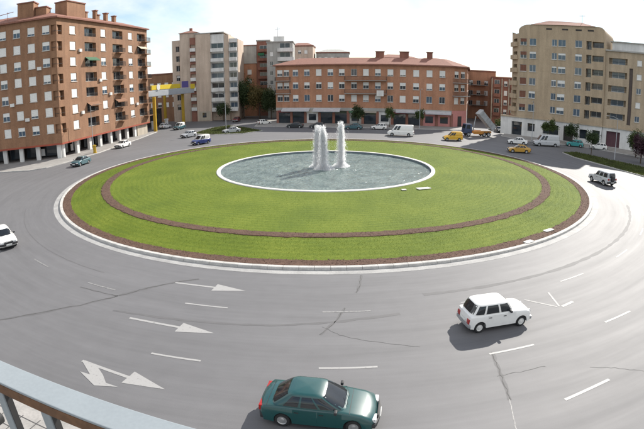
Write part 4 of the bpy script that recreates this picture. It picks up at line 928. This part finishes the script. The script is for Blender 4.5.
make_tree('street_tree', 'low green street tree beside the stepped tower ground floor', -29.0, 141.5, 5.4, 1.9, 4.0, M_LEAF2, 0.15, 2200, 0.18, seed=14)
make_tree('street_tree', 'rounded green street tree hiding a shop door right of the fountain', 9.0, 118.6, 5.2, 1.5, 3.6, M_LEAF2, 0.1, 2200, 0.15, seed=5)
make_tree('street_tree', 'thin green street tree behind the long white van', 16.8, 117.4, 4.7, 1.1, 2.9, M_LEAF, 0.09, 1500, 0.14, seed=6)
make_tree('street_tree', 'thin green street tree in front of the pale awning and brick shops', 24.2, 116.5, 4.5, 1.1, 2.6, M_LEAF, 0.09, 1500, 0.14, seed=7)
make_tree('street_tree', 'pale green tree in front of the wide white shop window', 49.4, 96.2, 4.6, 1.5, 2.6, M_LEAF, 0.1, 2200, 0.14, seed=8)
make_tree('street_tree', 'dark green tree in front of the dark shop doorway under the tan tower', 53.2, 92.6, 4.4, 1.4, 3.2, M_LEAF2, 0.1, 2200, 0.14, seed=9)
make_tree('verge_tree', 'round dark green small tree on the grass verge near the silver off-roader', 48.9, 77.2, 4.3, 1.25, 2.3, M_LEAF2, 0.09, 2600, 0.11, seed=10)
make_tree('verge_tree', 'round purple leaved tree on the grass verge', 56.6, 71.6, 5.0, 1.75, 3.7, M_LEAF4, 0.12, 4200, 0.13, seed=11, base=0.0)
make_tree('verge_tree', 'light green bushy tree behind the purple leaved tree', 60.6, 78.5, 5.2, 1.7, 3.8, M_LEAF, 0.12, 3000, 0.15, seed=12, base=0.14)
make_tree('street_tree', 'green round shrub by the mouth of the brick street', 46.3, 118, 3.0, 1.5, 2.6, M_LEAF, 0.1, 1600, 0.15, seed=13, base=0.0)

# ------------------------------------------------------------------ lamp posts, post box, poles
def lamp(x, y, h, label, rz=0.0, arm=1.6):
    t = thing('street_lamp', label, 'street lamp', (x, y, 0), rz, 'slim street lamps')
    obj('post', MB().tube([(0,0,0),(0,0,0.9),(0,0,0.95),(0,0,h)], [0.11,0.10,0.075,0.05], 10).mesh('post', M_STEEL, smooth=40), t)
    obj('arm', MB().tube([(0,0,h-0.1),(arm*0.5,0,h+0.2),(arm,0,h+0.25)], [0.045,0.04,0.035], 8).mesh('arm', M_STEEL, smooth=40), t)
    obj('lantern', MB().box(arm-0.1, arm+0.55, -0.13, 0.13, h+0.17, h+0.30).mesh('lantern', M_GREYR, bevel=0.04), t)
lamp(-21.8, 108.5, 9.0, 'slim street lamp standing on the small grass island', R(200)); lamp(23.4, 112.8, 9.5, 'slim street lamp on the pavement of the orange brick block', R(-90))
lamp(43.2, 92.0, 8.5, 'slim street lamp at the corner of the white shop level', R(-120)); lamp(-43.6, 84.5, 9.0, 'slim street lamp in front of the arcade', R(-10)); lamp(52.6, 74.6, 7.5, 'slim street lamp on the verge beside the purple leaved tree', R(150))
t = thing('post_box', 'yellow pillar post box on the pavement kerb near the arcade', 'post box', (-42.6, 83.0, 0.14))
obj('body', MB().tube([(0,0,0),(0,0,0.15),(0,0,0.16),(0,0,1.35)], [0.36,0.36,0.32,0.32], 20).mesh('body', M_YEL, smooth=40), t)
obj('cap', MB().tube([(0,0,1.36),(0,0,1.46),(0,0,1.56)], [0.38,0.37,0.12], 20).mesh('cap', M_YEL, smooth=40), t); obj('slot', MB().box(0.30, 0.345, -0.14, 0.14, 1.10, 1.16).mesh('slot', M_PLAST), t)

# ------------------------------------------------------------------ vehicles
def quad_pane(P, ua, ub, va, vb, m, name, parent, off=0.008, th=0.012):
    A, B, C_, D = [Vector(p) for p in P]
    def at(u, v): return (A*(1-u)+B*u)*(1-v) + (D*(1-u)+C_*u)*v
    q = [at(ua, va), at(ub, va), at(ub, vb), at(ua, vb)]; n = (q[1]-q[0]).cross(q[3]-q[0]).normalized()
    V = [p + n*(off-th) for p in q] + [p + n*off for p in q]
    return obj(name, MB().add(V, [(0,3,2,1),(4,5,6,7),(0,1,5,4),(1,2,6,5),(2,3,7,6),(3,0,4,7)]).mesh(name, m), parent)
def wheel_mesh(r, w): return cached(('tyre', r, w), lambda: MB().lathe_y([(-w/2, r*0.60), (-w/2-0.004, r*0.86), (-w/2+0.03, r*0.985), (-w/4, r), (w/4, r), (w/2-0.03, r*0.985), (w/2+0.004, r*0.86), (w/2, r*0.60), (w/2-0.05, r*0.58)], 26).mesh('wheel', M_RUBBER, smooth=40))
def rim_mesh(r, w, s, m):
    def fn():
        mb = MB(); mb.lathe_y([(s*(w/2-0.01), r*0.62), (s*(w/2-0.03), r*0.56), (s*(w/2-0.035), r*0.30), (s*(w/2-0.005), r*0.24), (s*(w/2), r*0.02)], 24)
        for k in range(8):
            a = 2*math.pi*k/8; mb.add([(math.cos(a+d)*r*q, s*(w/2-0.026), math.sin(a+d)*r*q) for d, q in ((-.12,.38),(.12,.38),(.1,.5),(-.1,.5))], [(0,1,2,3)])
        return mb.mesh('rim', m, smooth=40)
    return cached(('rim', r, w, s, m.name), fn)
SPEC = {
 'four': dict(L=3.66, W=1.48, zs=0.26, top=[(-1.76,0.40),(-1.79,0.62),(-1.74,0.93),(-1.66,0.97),(0.78,0.985),(1.45,0.93),(1.70,0.86),(1.78,0.70),(1.80,0.42)], wx=(-1.18,1.24), r=0.29, tw=0.15,
              cab=(-1.68,0.80,0.95), roof=(-1.34,0.36,1.50), wb=1.40, wr=1.20, side=[(0.05,0.26),(0.31,0.62),(0.67,0.95)], pull=0.05, bump=M_STEEL, rim=M_WHITER),
 'sedan': dict(L=4.30, W=1.69, zs=0.24, top=[(-2.08,0.36),(-2.13,0.60),(-2.10,0.84),(-1.98,0.95),(-1.45,0.97),(0.92,0.93),(1.62,0.83),(2.00,0.70),(2.10,0.56),(2.10,0.36)], wx=(-1.24,1.30), r=0.30, tw=0.19,
              cab=(-1.72,1.02,0.93), roof=(-0.98,0.12,1.41), wb=1.56, wr=1.16, side=[(0.17,0.38),(0.42,0.66),(0.70,0.93)], pull=0.16, bump=M_PLAST, rim=M_RIMM),
 'hatch': dict(L=3.95, W=1.65, zs=0.24, top=[(-1.90,0.38),(-1.95,0.62),(-1.90,0.90),(-1.75,0.96),(0.85,0.95),(1.50,0.84),(1.84,0.70),(1.93,0.54),(1.92,0.36)], wx=(-1.22,1.24), r=0.29, tw=0.18,
              cab=(-1.84,0.96,0.94), roof=(-1.42,0.12,1.43), wb=1.53, wr=1.16, side=[(0.06,0.26),(0.31,0.60),(0.65,0.93)], pull=0.16, bump=M_PLAST, rim=M_RIMM),
 'offroad': dict(L=4.10, W=1.74, zs=0.38, top=[(-2.00,0.50),(-2.02,0.80),(-2.00,1.08),(-1.94,1.12),(0.80,1.10),(1.60,1.04),(1.92,0.96),(2.00,0.74),(1.98,0.48)], wx=(-1.20,1.32), r=0.36, tw=0.23,
              cab=(-1.98,0.92,1.09), roof=(-1.86,0.34,1.80), wb=1.62, wr=1.36, side=[(0.05,0.34),(0.40,0.64),(0.70,0.94)], pull=0.08, bump=M_PLAST, rim=M_RIMM),
 'van': dict(L=5.70, W=1.95, zs=0.34, top=[(-2.80,0.46),(-2.84,0.80),(-2.82,1.15),(-2.78,1.20),(1.70,1.20),(2.35,1.08),(2.72,0.90),(2.80,0.66),(2.78,0.44)], wx=(-1.75,1.75), r=0.34, tw=0.21,
              cab=(-2.80,1.92,1.18), roof=(-2.72,1.10,2.36), wb=1.86, wr=1.62, side=[(0.66,0.78),(0.81,0.955)], pull=0.08, bump=M_PLAST, rim=M_STEEL),
 'smallvan': dict(L=4.10, W=1.68, zs=0.28, top=[(-2.00,0.42),(-2.04,0.70),(-2.02,1.00),(-1.98,1.04),(0.85,1.02),(1.50,0.88),(1.86,0.74),(1.98,0.56),(1.96,0.38)], wx=(-1.25,1.30), r=0.30, tw=0.18,
              cab=(-2.00,0.95,1.02), roof=(-1.92,0.20,1.80), wb=1.60, wr=1.40, side=[(0.60,0.74),(0.77,0.95)], pull=0.12, bump=M_PLAST, rim=M_STEEL),
}
def make_car(name, label, cat, x, y, hd, sp, pm, group=None, spare=False, roofm=None, doors=True, plate=True):
    s = SPEC[sp]; t = thing(name, label, cat, (x, y, 0.004), R(hd), group); W = s['W']; zs = s['zs']; Lh = s['L']/2
    r = s['r']; ra = r + 0.065
    def body():
        bot = [(s['top'][0][0]+0.03, zs+0.04)]
        for cx in s['wx']:
            h0 = max(0.02, zs - r); a0 = math.asin(min(0.95, (zs - r)/ra)) if zs > r else -math.asin((r-zs)/ra)
            arc = [(cx - ra*math.cos(a), r + ra*math.sin(a)) for a in np.linspace(a0, math.pi - a0, 13)]
            bot += arc
        bot += [(s['top'][-1][0]-0.03, zs+0.04)]
        polyp = bot + s['top'][::-1]; n = len(polyp); V = []; xm = 0.0; nb = len(bot)
        ss = [-1, -0.955, -0.8, -0.45, 0, 0.45, 0.8, 0.955, 1]
        for q in ss:
            for i, (px, pz) in enumerate(polyp):
                wgt = max(0, (abs(px)/Lh - 0.55)/0.45); xx = px - math.copysign(s['pull']*abs(q)**3*wgt, px); z_ = pz
                if i >= nb: z_ -= 0.030*q*q*(1 if pz > zs+0.4 else 0)
                if abs(q) == 1:
                    if i >= nb: z_ -= 0.045 if pz > zs+0.4 else 0; xx -= math.copysign(0.03*wgt, xx)
                V.append((xx, q*W/2, z_))
        F = [tuple(range(n)), tuple(range((len(ss)-1)*n, len(ss)*n))[::-1]]
        for k in range(len(ss)-1):
            for i in range(n): F.append((k*n+i, k*n+(i+1) % n, (k+1)*n+(i+1) % n, (k+1)*n+i))
        return MB().add(V, F).mesh('body', pm, smooth=52)
    obj('body', cached(('body', sp, pm.name), body), t)
    x0, x1, zb = s['cab']; a0, a1, zr = s['roof']; wb, wr = s['wb']/2, s['wr']/2
    zb -= 0.03
    PN = 5.5
    def lvl(v):
        ins = 0.0 if v < 0.80 else 0.10*((v-0.80)/0.20)**2.2
        return x0+(a0-x0)*v+ins, x1+(a1-x1)*v-ins, wb+(wr-wb)*v + 0.035*math.sin(math.pi*min(1, v)) - ins, zb+(zr-zb)*v - (0.0 if v < 0.8 else 0.012*((v-0.8)/0.2)**2)
    def cab():
        V = []; F = []; na = 72; lv = [0, 0.12, 0.25, 0.4, 0.55, 0.7, 0.8, 0.87, 0.92, 0.96, 0.985, 1.0]
        def ring(xa, xb, w_, z, sc=1.0, up=0.0):
            cx, hx = (xa+xb)/2, (xb-xa)/2
            for k in range(na):
                th = 2*math.pi*k/na; c_, s_ = math.cos(th), math.sin(th)
                V.append((cx + sc*hx*math.copysign(abs(c_)**(2/PN), c_), sc*w_*math.copysign(abs(s_)**(2/PN), s_), z + up))
        for v in lv: ring(*lvl(v))
        for sc in (0.93, 0.8, 0.5, 0.15): ring(*lvl(1.0), sc=sc, up=0.035*(1-sc*sc))
        nl = len(lv) + 4
        for l in range(nl-1):
            for k in range(na): F.append((l*na+k, l*na+(k+1) % na, (l+1)*na+(k+1) % na, (l+1)*na+k))
        F.append(tuple(range((nl-1)*na, nl*na)))
        return MB().add(V, F).mesh('cabin', roofm or pm, smooth=70)
    obj('cabin', cached(('cab', sp, (roofm or pm).name), cab), t)
    def pane(name, fn, nu=9, nv=5):
        V = [fn(i/(nu-1), j/(nv-1)) for j in range(nv) for i in range(nu)]
        obj(name, MB().add(V, [(j*nu+i, j*nu+i+1, (j+1)*nu+i+1, (j+1)*nu+i) for j in range(nv-1) for i in range(nu-1)]).mesh(name, M_CARGLASS, smooth=70), t)
    def endpane(front, va, vb, k):
        def fn(u, q):
            v = va+(vb-va)*q; xa, xb, w_, z = lvl(v); cx, hx = (xa+xb)/2, (xb-xa)/2; y_ = w_*k*(2*u-1)
            dx = hx*(1-abs(y_/w_)**PN)**(1/PN) + 0.010; return (cx + (dx if front else -dx), y_, z + 0.004)
        return fn
    def sidepane(sg, ua, ub, va, vb):
        def fn(u, q):
            v = va+(vb-va)*q; xa, xb, w_, z = lvl(v); cx, hx = (xa+xb)/2, (xb-xa)/2; xx = xa + (xb-xa)*(ua+(ub-ua)*u)
            return (xx, sg*(w_*(1-min(0.999, abs((xx-cx)/hx))**PN)**(1/PN) + 0.009), z)
        return fn
    pane('windscreen', endpane(True, 0.10, 0.86, 0.85)); pane('rear_window', endpane(False, 0.16, 0.86, 0.82))
    for ua, ub in s['side']:
        for sg in (-1, 1): pane('side_window', sidepane(sg, max(ua, 0.075), min(ub, 0.925), 0.13, 0.84))
    for wx in s['wx']:
        for sd_ in (-1, 1):
            w_ = obj('wheel', wheel_mesh(r, s['tw']), t, (wx, sd_*(W/2 - s['tw']/2 - 0.025), r)); obj('rim', rim_mesh(r, s['tw'], sd_, s['rim']), w_)
    xf, xr_ = s['top'][-1][0], s['top'][0][0]; bz = 0.44 if sp != 'offroad' else 0.55
    def bumper(sgn):
        xx = xf if sgn > 0 else xr_; P = []
        ws = [-1, -0.8, -0.4, 0, 0.4, 0.8, 1]
        out = [(xx + sgn*(0.085 - s['pull']*abs(q)**3*0.9), q*(W/2-0.01)) for q in ws]; inn = [(xx - sgn*(0.10 + s['pull']*abs(q)**3*0.6), q*(W/2-0.01)) for q in ws]
        poly_ = out + inn[::-1]; return MB().prism(poly_, bz-0.09, bz+0.09).mesh('bumper', s['bump'], smooth=40, bevel=0.02)
    obj('front_bumper', cached(('bf', sp), lambda: bumper(1)), t); obj('rear_bumper', cached(('brr', sp), lambda: bumper(-1)), t)
    zh = s['top'][-2][1] + (0.0 if sp in ('four', 'offroad') else 0.04)
    for sd_ in (-1, 1):
        if sp in ('four', 'offroad'): hl = cached(('hl', sp), lambda: MB().tube([(0,0,0),(0.07,0,0),(0.09,0,0)], [0.10,0.10,0.07], 16).mesh('headlight', M_LENS, smooth=50))
        else: hl = cached(('hl', sp), lambda: MB().box(-0.10, 0.05, -0.19, 0.19, -0.075, 0.075).mesh('headlight', M_LENS, bevel=0.03))
        obj('headlight', hl, t, (xf - s['pull']*0.34 - 0.02, sd_*(W/2-0.29), zh))
        zt = 0.66 if sp in ('four',) else (0.76 if sp in ('sedan', 'hatch') else 0.95)
        obj('tail_light', cached(('tl', sp), lambda: MB().box(-0.035, 0.10, -0.12 if sp != 'sedan' else -0.20, 0.12 if sp != 'sedan' else 0.20, -0.11, 0.11).mesh('tail_light', M_TAIL, bevel=0.02)), t, (xr_ - 0.03 + s['pull']*0.42, sd_*(W/2-0.20 if sp != 'sedan' else W/2-0.28), zt))
        obj('mirror', cached(('mi', sp), lambda: MB().box(-0.05, 0.06, -0.10, 0.10, -0.055, 0.065).mesh('mirror', M_PLAST, bevel=0.03)), t, (x1-0.34, sd_*(W/2+0.055), zb+0.09))
        # doors: thin skins standing 5 mm proud, with handles
        nd = 2 if sp in ('four', 'sedan', 'offroad') else 1
        if doors:
            xa, xb = (s['wx'][0]+ra+0.02, s['wx'][1]-ra-0.04) ; zt2 = min(zb-0.03, 0.90 if sp != 'offroad' else 1.0)
            for k in range(nd):
                da, db = xa+(xb-xa)*k/nd+0.012, xa+(xb-xa)*(k+1)/nd-0.012
                if sp in ('van', 'smallvan'): da, db = xb-1.15, xb
                d = obj('door', MB().box(da, db, -0.006, 0.006, zs+0.11, zt2+0.02).mesh('door', pm, bevel=0.004), t, (0, sd_*(W/2), 0))
                obj('handle', MB().box(da+0.06, da+0.22, -0.02, 0.02, zt2-0.12, zt2-0.08).mesh('handle', M_PLAST), d)
    tp_ = s['top']
    def ztop(xq):
        for (xa_, za_), (xb_, zb_) in zip(tp_, tp_[1:]):
            if xa_ <= xq <= xb_: return za_ + (zb_-za_)*(xq-xa_)/(xb_-xa_)
        return zb
    def gap(xq): return MB().add([(xq+d, q*W/2, ztop(xq+d) - 0.030*q*q + 0.004) for q in (-0.93,-0.6,-0.3,0,0.3,0.6,0.93) for d in (-0.008, 0.008)], [(2*i, 2*i+1, 2*i+3, 2*i+2) for i in range(6)]).mesh('panel_gap', M_PLAST)
    obj('panel_gap', cached(('pg', sp, 0), lambda: gap(x1+0.12)), t); obj('panel_gap', cached(('pg', sp, 2), lambda: gap(tp_[-3][0]+0.02)), t)
    if sp == 'sedan': obj('panel_gap', cached(('pg', sp, 1), lambda: gap(x0-0.06)), t)
    for q in (-0.35, 0.15): obj('wiper', cached(('wip', sp, q), lambda: MB().tube([(x1+0.02, q, zb+0.06), (x1-0.10, q+0.42, zb+0.16)], [0.010, 0.007], 5).mesh('wiper', M_PLAST)), t)
    obj('grille', cached(('gr', sp), lambda: MB().box(xf-0.02, xf+0.035, -0.42, 0.42, zh-0.07, zh+0.06).mesh('grille', M_PLAST, bevel=0.01)), t)
    if plate:
        pl_ = cached('plate', lambda: MB().box(-0.012, 0.012, -0.26, 0.26, -0.055, 0.055).mesh('number_plate', M_PLATE))
        obj('number_plate', pl_, t, (xf+0.10, 0, bz)); obj('number_plate', pl_, t, (xr_-0.10 if sp != 'four' else xr_-0.055, 0, bz+(0.17 if sp == 'four' else 0.0)))
    obj('underbody', cached(('ub', sp), lambda: MB().box(xr_+0.15, xf-0.15, -W/2+0.2, W/2-0.2, zs-0.06, zs+0.35).mesh('underbody', M_PLAST)), t)
    if spare:
        sw = obj('spare_wheel', wheel_mesh(0.36, 0.23), t, (xr_-0.16, 0.08, 1.02)); sw.rotation_euler = (0, 0, R(90)); obj('cover', cached('spc', lambda: MB().lathe_y([(0.118, 0.0), (0.118, 0.30), (0.09, 0.33)], 20).mesh('cover', M_PLAST, smooth=40)), sw)
    return t
P_WHITE = paint('white', (0.78, 0.77, 0.74)); P_GREEN = paint('teal_green', (0.008, 0.062, 0.062)); P_SILVER = paint('silver', (0.48, 0.49, 0.50)); P_TEAL = paint('dull_teal', (0.04, 0.11, 0.13))
P_BLUE = paint('deep_blue', (0.012, 0.028, 0.16)); P_DARK = paint('near_black', (0.018, 0.022, 0.024)); P_YEL = paint('taxi_yellow', (0.66, 0.37, 0.02)); P_TAXI = paint('mustard', (0.50, 0.27, 0.03)); P_RED = paint('dark_red', (0.16, 0.012, 0.012)); P_TURQ = paint('turquoise', (0.03, 0.26, 0.26)); P_GREY = paint('mid_grey', (0.25, 0.255, 0.25))
make_car('old_hatchback', 'boxy old white hatchback with upright tail driving on the near lanes', 'car', 8.62, 20.42, 9.4, 'four', P_WHITE)
make_car('green_saloon', 'dark teal green saloon car on the outermost lane', 'car', -0.12, 13.85, -9.5, 'sedan', P_GREEN)
make_car('white_saloon', 'white car with dark windscreen coming round the ring towards the lane arrows', 'car', -26.7, 32.3, -40, 'hatch', P_WHITE)
make_car('silver_offroader', 'silver off-road car with a spare wheel on its tail, in the glare beside the lawn', 'car', 36.5, 54.1, 99, 'offroad', P_SILVER, spare=True)
make_car('teal_car', 'dark teal car driving past the arcade columns', 'car', -39.2, 70.8, -96, 'sedan', P_TEAL)
make_car('white_car', 'white car standing by the kerb beyond the post box at the arcade', 'car', -39.8, 90.3, -100, 'sedan', P_WHITE)
make_car('blue_car', 'deep blue car with a white roof on the ring near the lawn', 'car', -23.2, 90.0, -125, 'smallvan', P_BLUE, roofm=P_WHITE)
make_car('silver_car', 'pale silver car behind the deep blue car', 'car', -29.2, 102.6, -122, 'hatch', P_SILVER)
make_car('silver_car', 'silver saloon parked in front of the small grass island', 'car', -20.6, 108.6, -148, 'sedan', P_SILVER)
make_car('white_car', 'white car under the yellow columns of the canopy', 'car', -42.6, 126.5, 70, 'hatch', P_WHITE)
make_car('blue_white_van', 'small pale van with open dark side beside the canopy columns', 'van', -37.0, 121.5, -105, 'smallvan', P_TEAL, roofm=P_WHITE)
make_car('red_car', 'dark red car waiting in the side street behind the small grass island', 'car', -24.6, 138.5, -95, 'hatch', P_RED)
make_car('white_car', 'white car near the left end of the orange brick block', 'car', -15.2, 127.5, 40, 'hatch', P_WHITE)
make_car('dark_car', 'near black car parked left of the twin water jets before the brick shops', 'car', -6.4, 117.2, 172, 'sedan', P_DARK)
make_car('dark_car', 'near black hatchback parked behind the twin water jets', 'car', -1.0, 115.6, 172, 'hatch', P_DARK)
make_car('teal_car', 'dull teal car parked right of the single jet', 'car', 7.6, 112.6, 172, 'sedan', P_TEAL)
make_car('white_car', 'small white car parked at the tail of the long white van', 'car', 13.6, 112.4, 170, 'hatch', P_WHITE)
make_car('white_van', 'long white delivery van driving behind the pond', 'van', 16.6, 99.6, 168, 'van', P_WHITE)
make_car('yellow_van', 'bright yellow van on the ring behind the lawn', 'van', 26.2, 93.2, 176, 'smallvan', P_YEL)
make_car('white_car', 'white saloon car behind the mustard yellow car', 'car', 39.2, 90.2, 158, 'sedan', P_WHITE)
make_car('mustard_car', 'mustard yellow car on the ring near the lawn edge', 'car', 34.6, 78.8, 168, 'sedan', P_TAXI)
make_car('pale_van', 'pale grey boxy van parked before the white shop level', 'van', 45.0, 88.8, 172, 'van', P_SILVER)
make_car('turquoise_car', 'turquoise car parked under the tan tower', 'car', 52.6, 90.0, 155, 'hatch', P_TURQ)
make_car('white_car', 'white hatchback parked behind the turquoise car', 'car', 57.0, 87.2, 150, 'hatch', P_WHITE)
make_car('dark_car', 'dark car coming down the brick street past the green shrub', 'car', 43.4, 112.0, -95, 'hatch', P_DARK)

# tipper truck with its grey bed raised
t = thing('tipper_truck', 'tipper truck with raised grey bed and orange frame at the brick street corner', 'truck', (34.2, 102.0, 0.004), R(183))
P_ORANGE = paint('orange', (0.48, 0.20, 0.03)); P_NAVY = paint('navy', (0.03, 0.05, 0.11)); P_TIP = mat('tipper_grey', (0.36, 0.37, 0.38), (0.26, 0.265, 0.27), scale=1.5, rough=0.6, fine=0.15)
obj('chassis', MB().box(-3.4, 3.2, -0.45, 0.45, 0.75, 1.15).mesh('chassis', P_ORANGE), t)
for q in (-1.1, 1.1): obj('side_guard', MB().box(-1.4, 1.2, q-0.05, q+0.05, 0.55, 1.2).mesh('side_guard', P_ORANGE), t)
c = obj('cab', MB().add([(1.5,-1.15,0.7),(3.3,-1.15,0.7),(3.3,1.15,0.7),(1.5,1.15,0.7),(1.5,-1.08,2.7),(2.95,-1.08,2.7),(2.95,1.08,2.7),(1.5,1.08,2.7)], [(0,3,2,1),(4,5,6,7),(0,1,5,4),(1,2,6,5),(2,3,7,6),(3,0,4,7)]).mesh('cab', P_NAVY, bevel=0.08, bseg=3, smooth=35), t)
quad_pane([(3.3,-1.15,0.7),(3.3,1.15,0.7),(2.95,1.08,2.7),(2.95,-1.08,2.7)], 0.08, 0.92, 0.5, 0.9, M_CARGLASS, 'windscreen', c)
quad_pane([(1.5,-1.15,0.7),(3.3,-1.15,0.7),(2.95,-1.08,2.7),(1.5,-1.08,2.7)], 0.3, 0.85, 0.5, 0.9, M_CARGLASS, 'side_window', c)
quad_pane([(3.3,1.15,0.7),(1.5,1.15,0.7),(1.5,1.08,2.7),(2.95,1.08,2.7)], 0.15, 0.7, 0.5, 0.9, M_CARGLASS, 'side_window', c)
bed_ = MB().box(0, 5.0, -1.2, 1.2, 0, 0.14).box(0, 5.0, -1.2, -1.1, 0.142, 1.25).box(0, 5.0, 1.1, 1.2, 0.142, 1.25).box(4.88, 5.0, -1.098, 1.098, 0.142, 1.45)
for k in range(6): bed_.box(0.3+0.85*k, 0.42+0.85*k, -1.27, -1.202, 0.02, 1.2).box(0.3+0.85*k, 0.42+0.85*k, 1.202, 1.27, 0.02, 1.2)
b = obj('tipper_bed', bed_.mesh('tipper_bed', P_TIP), t, (-3.4, 0, 1.3)); b.rotation_euler = (0, R(-47), 0)
obj('ram', MB().tube([(0.9,0,1.1),(0.3,0,4.4)], [0.14,0.10], 10).mesh('ram', M_STEEL), t)
mb = MB(); V = [(0,0,0.75)]; nf = 18
for j, (q, z) in enumerate(((0.55, 0.55), (1.0, 0.0))): V += [(q*(1+0.1*math.sin(3*a))*math.cos(a), q*math.sin(a), z) for a in [2*math.pi*k/nf for k in range(nf)]]
obj('sand_heap', mb.add(V, [(0,1+k,1+(k+1) % nf) for k in range(nf)] + [(1+k,1+nf+k,1+nf+(k+1) % nf,1+(k+1) % nf) for k in range(nf)]).mesh('sand_heap', M_WHITER, smooth=60), t, (-3.55, 0, 1.75))
for wx in (-2.5, -1.4, 2.3):
    for sd_ in (-1, 1): w_ = obj('wheel', wheel_mesh(0.5, 0.3), t, (wx, sd_*1.0, 0.5)); obj('rim', rim_mesh(0.5, 0.3, sd_, M_STEEL), w_)

# ------------------------------------------------------------------ balcony railing under the camera
bal = thing('balcony_railing', 'pale blue painted metal railing with a broad flat top and brown underside edge', 'railing', (-0.85, 1.22, H-2.15), R(-15.6))
RH = 1.10                                             # the rail's top stands 1.05 m under the lens
obj('top_rail', MB().box(-3.2, 3.2, -0.058, 0.062, RH-0.012, RH).mesh('top_rail', M_RAILB, bevel=0.004), bal)
obj('rail_edge', MB().box(-3.2, 3.2, -0.060, 0.056, RH-0.060, RH-0.0125).mesh('rail_edge', M_RAILBROWN, bevel=0.005), bal)  # lower layer of the rail, coloured brown under the pale blue top
barm = MB().box(-0.028, 0.028, -0.022, 0.022, 0.0, RH-0.062).mesh('baluster', M_RAILB, bevel=0.006)
shadem = MB().box(-0.034, 0.034, -0.016, 0.016, 0.0, RH-0.064).mesh('baluster_shade', M_IRON)  # dark strips put in as the shaded edges of the bars
for k in range(-10, 11):
    b = obj('baluster', barm, bal, (-0.80 + 0.30*k, -0.02, 0)); obj('shade_strip', shadem, b)
    if k < 10:
        pts = [(0.0 + 0.30*u, 0, RH-0.30 - 0.16*math.sin(math.pi*u)) for u in np.linspace(0.1, 0.9, 9)]
        obj('scroll', cached('scroll', lambda: MB().tube(pts, [0.014]*9, 6).mesh('scroll', M_RAILB, smooth=50)), bal, (-0.80 + 0.30*k, -0.02, 0))
        obj('knob', cached('knob', lambda: MB().tube([(0,-0.03,0),(0,-0.02,0),(0,0.02,0),(0,0.03,0)], [0.012,0.032,0.032,0.012], 12).mesh('knob', M_IRON, smooth=50)), bal, (-0.65 + 0.30*k, -0.02, RH-0.30))
obj('bottom_rail', MB().box(-3.2, 3.2, -0.03, 0.01, 0.06, 0.10).mesh('bottom_rail', M_RAILB), bal)
obj('balcony_slab', MB().box(-3.4, 3.4, -2.4, 0.02, -0.25, -0.001).mesh('balcony_slab', M_GREYR), bal)
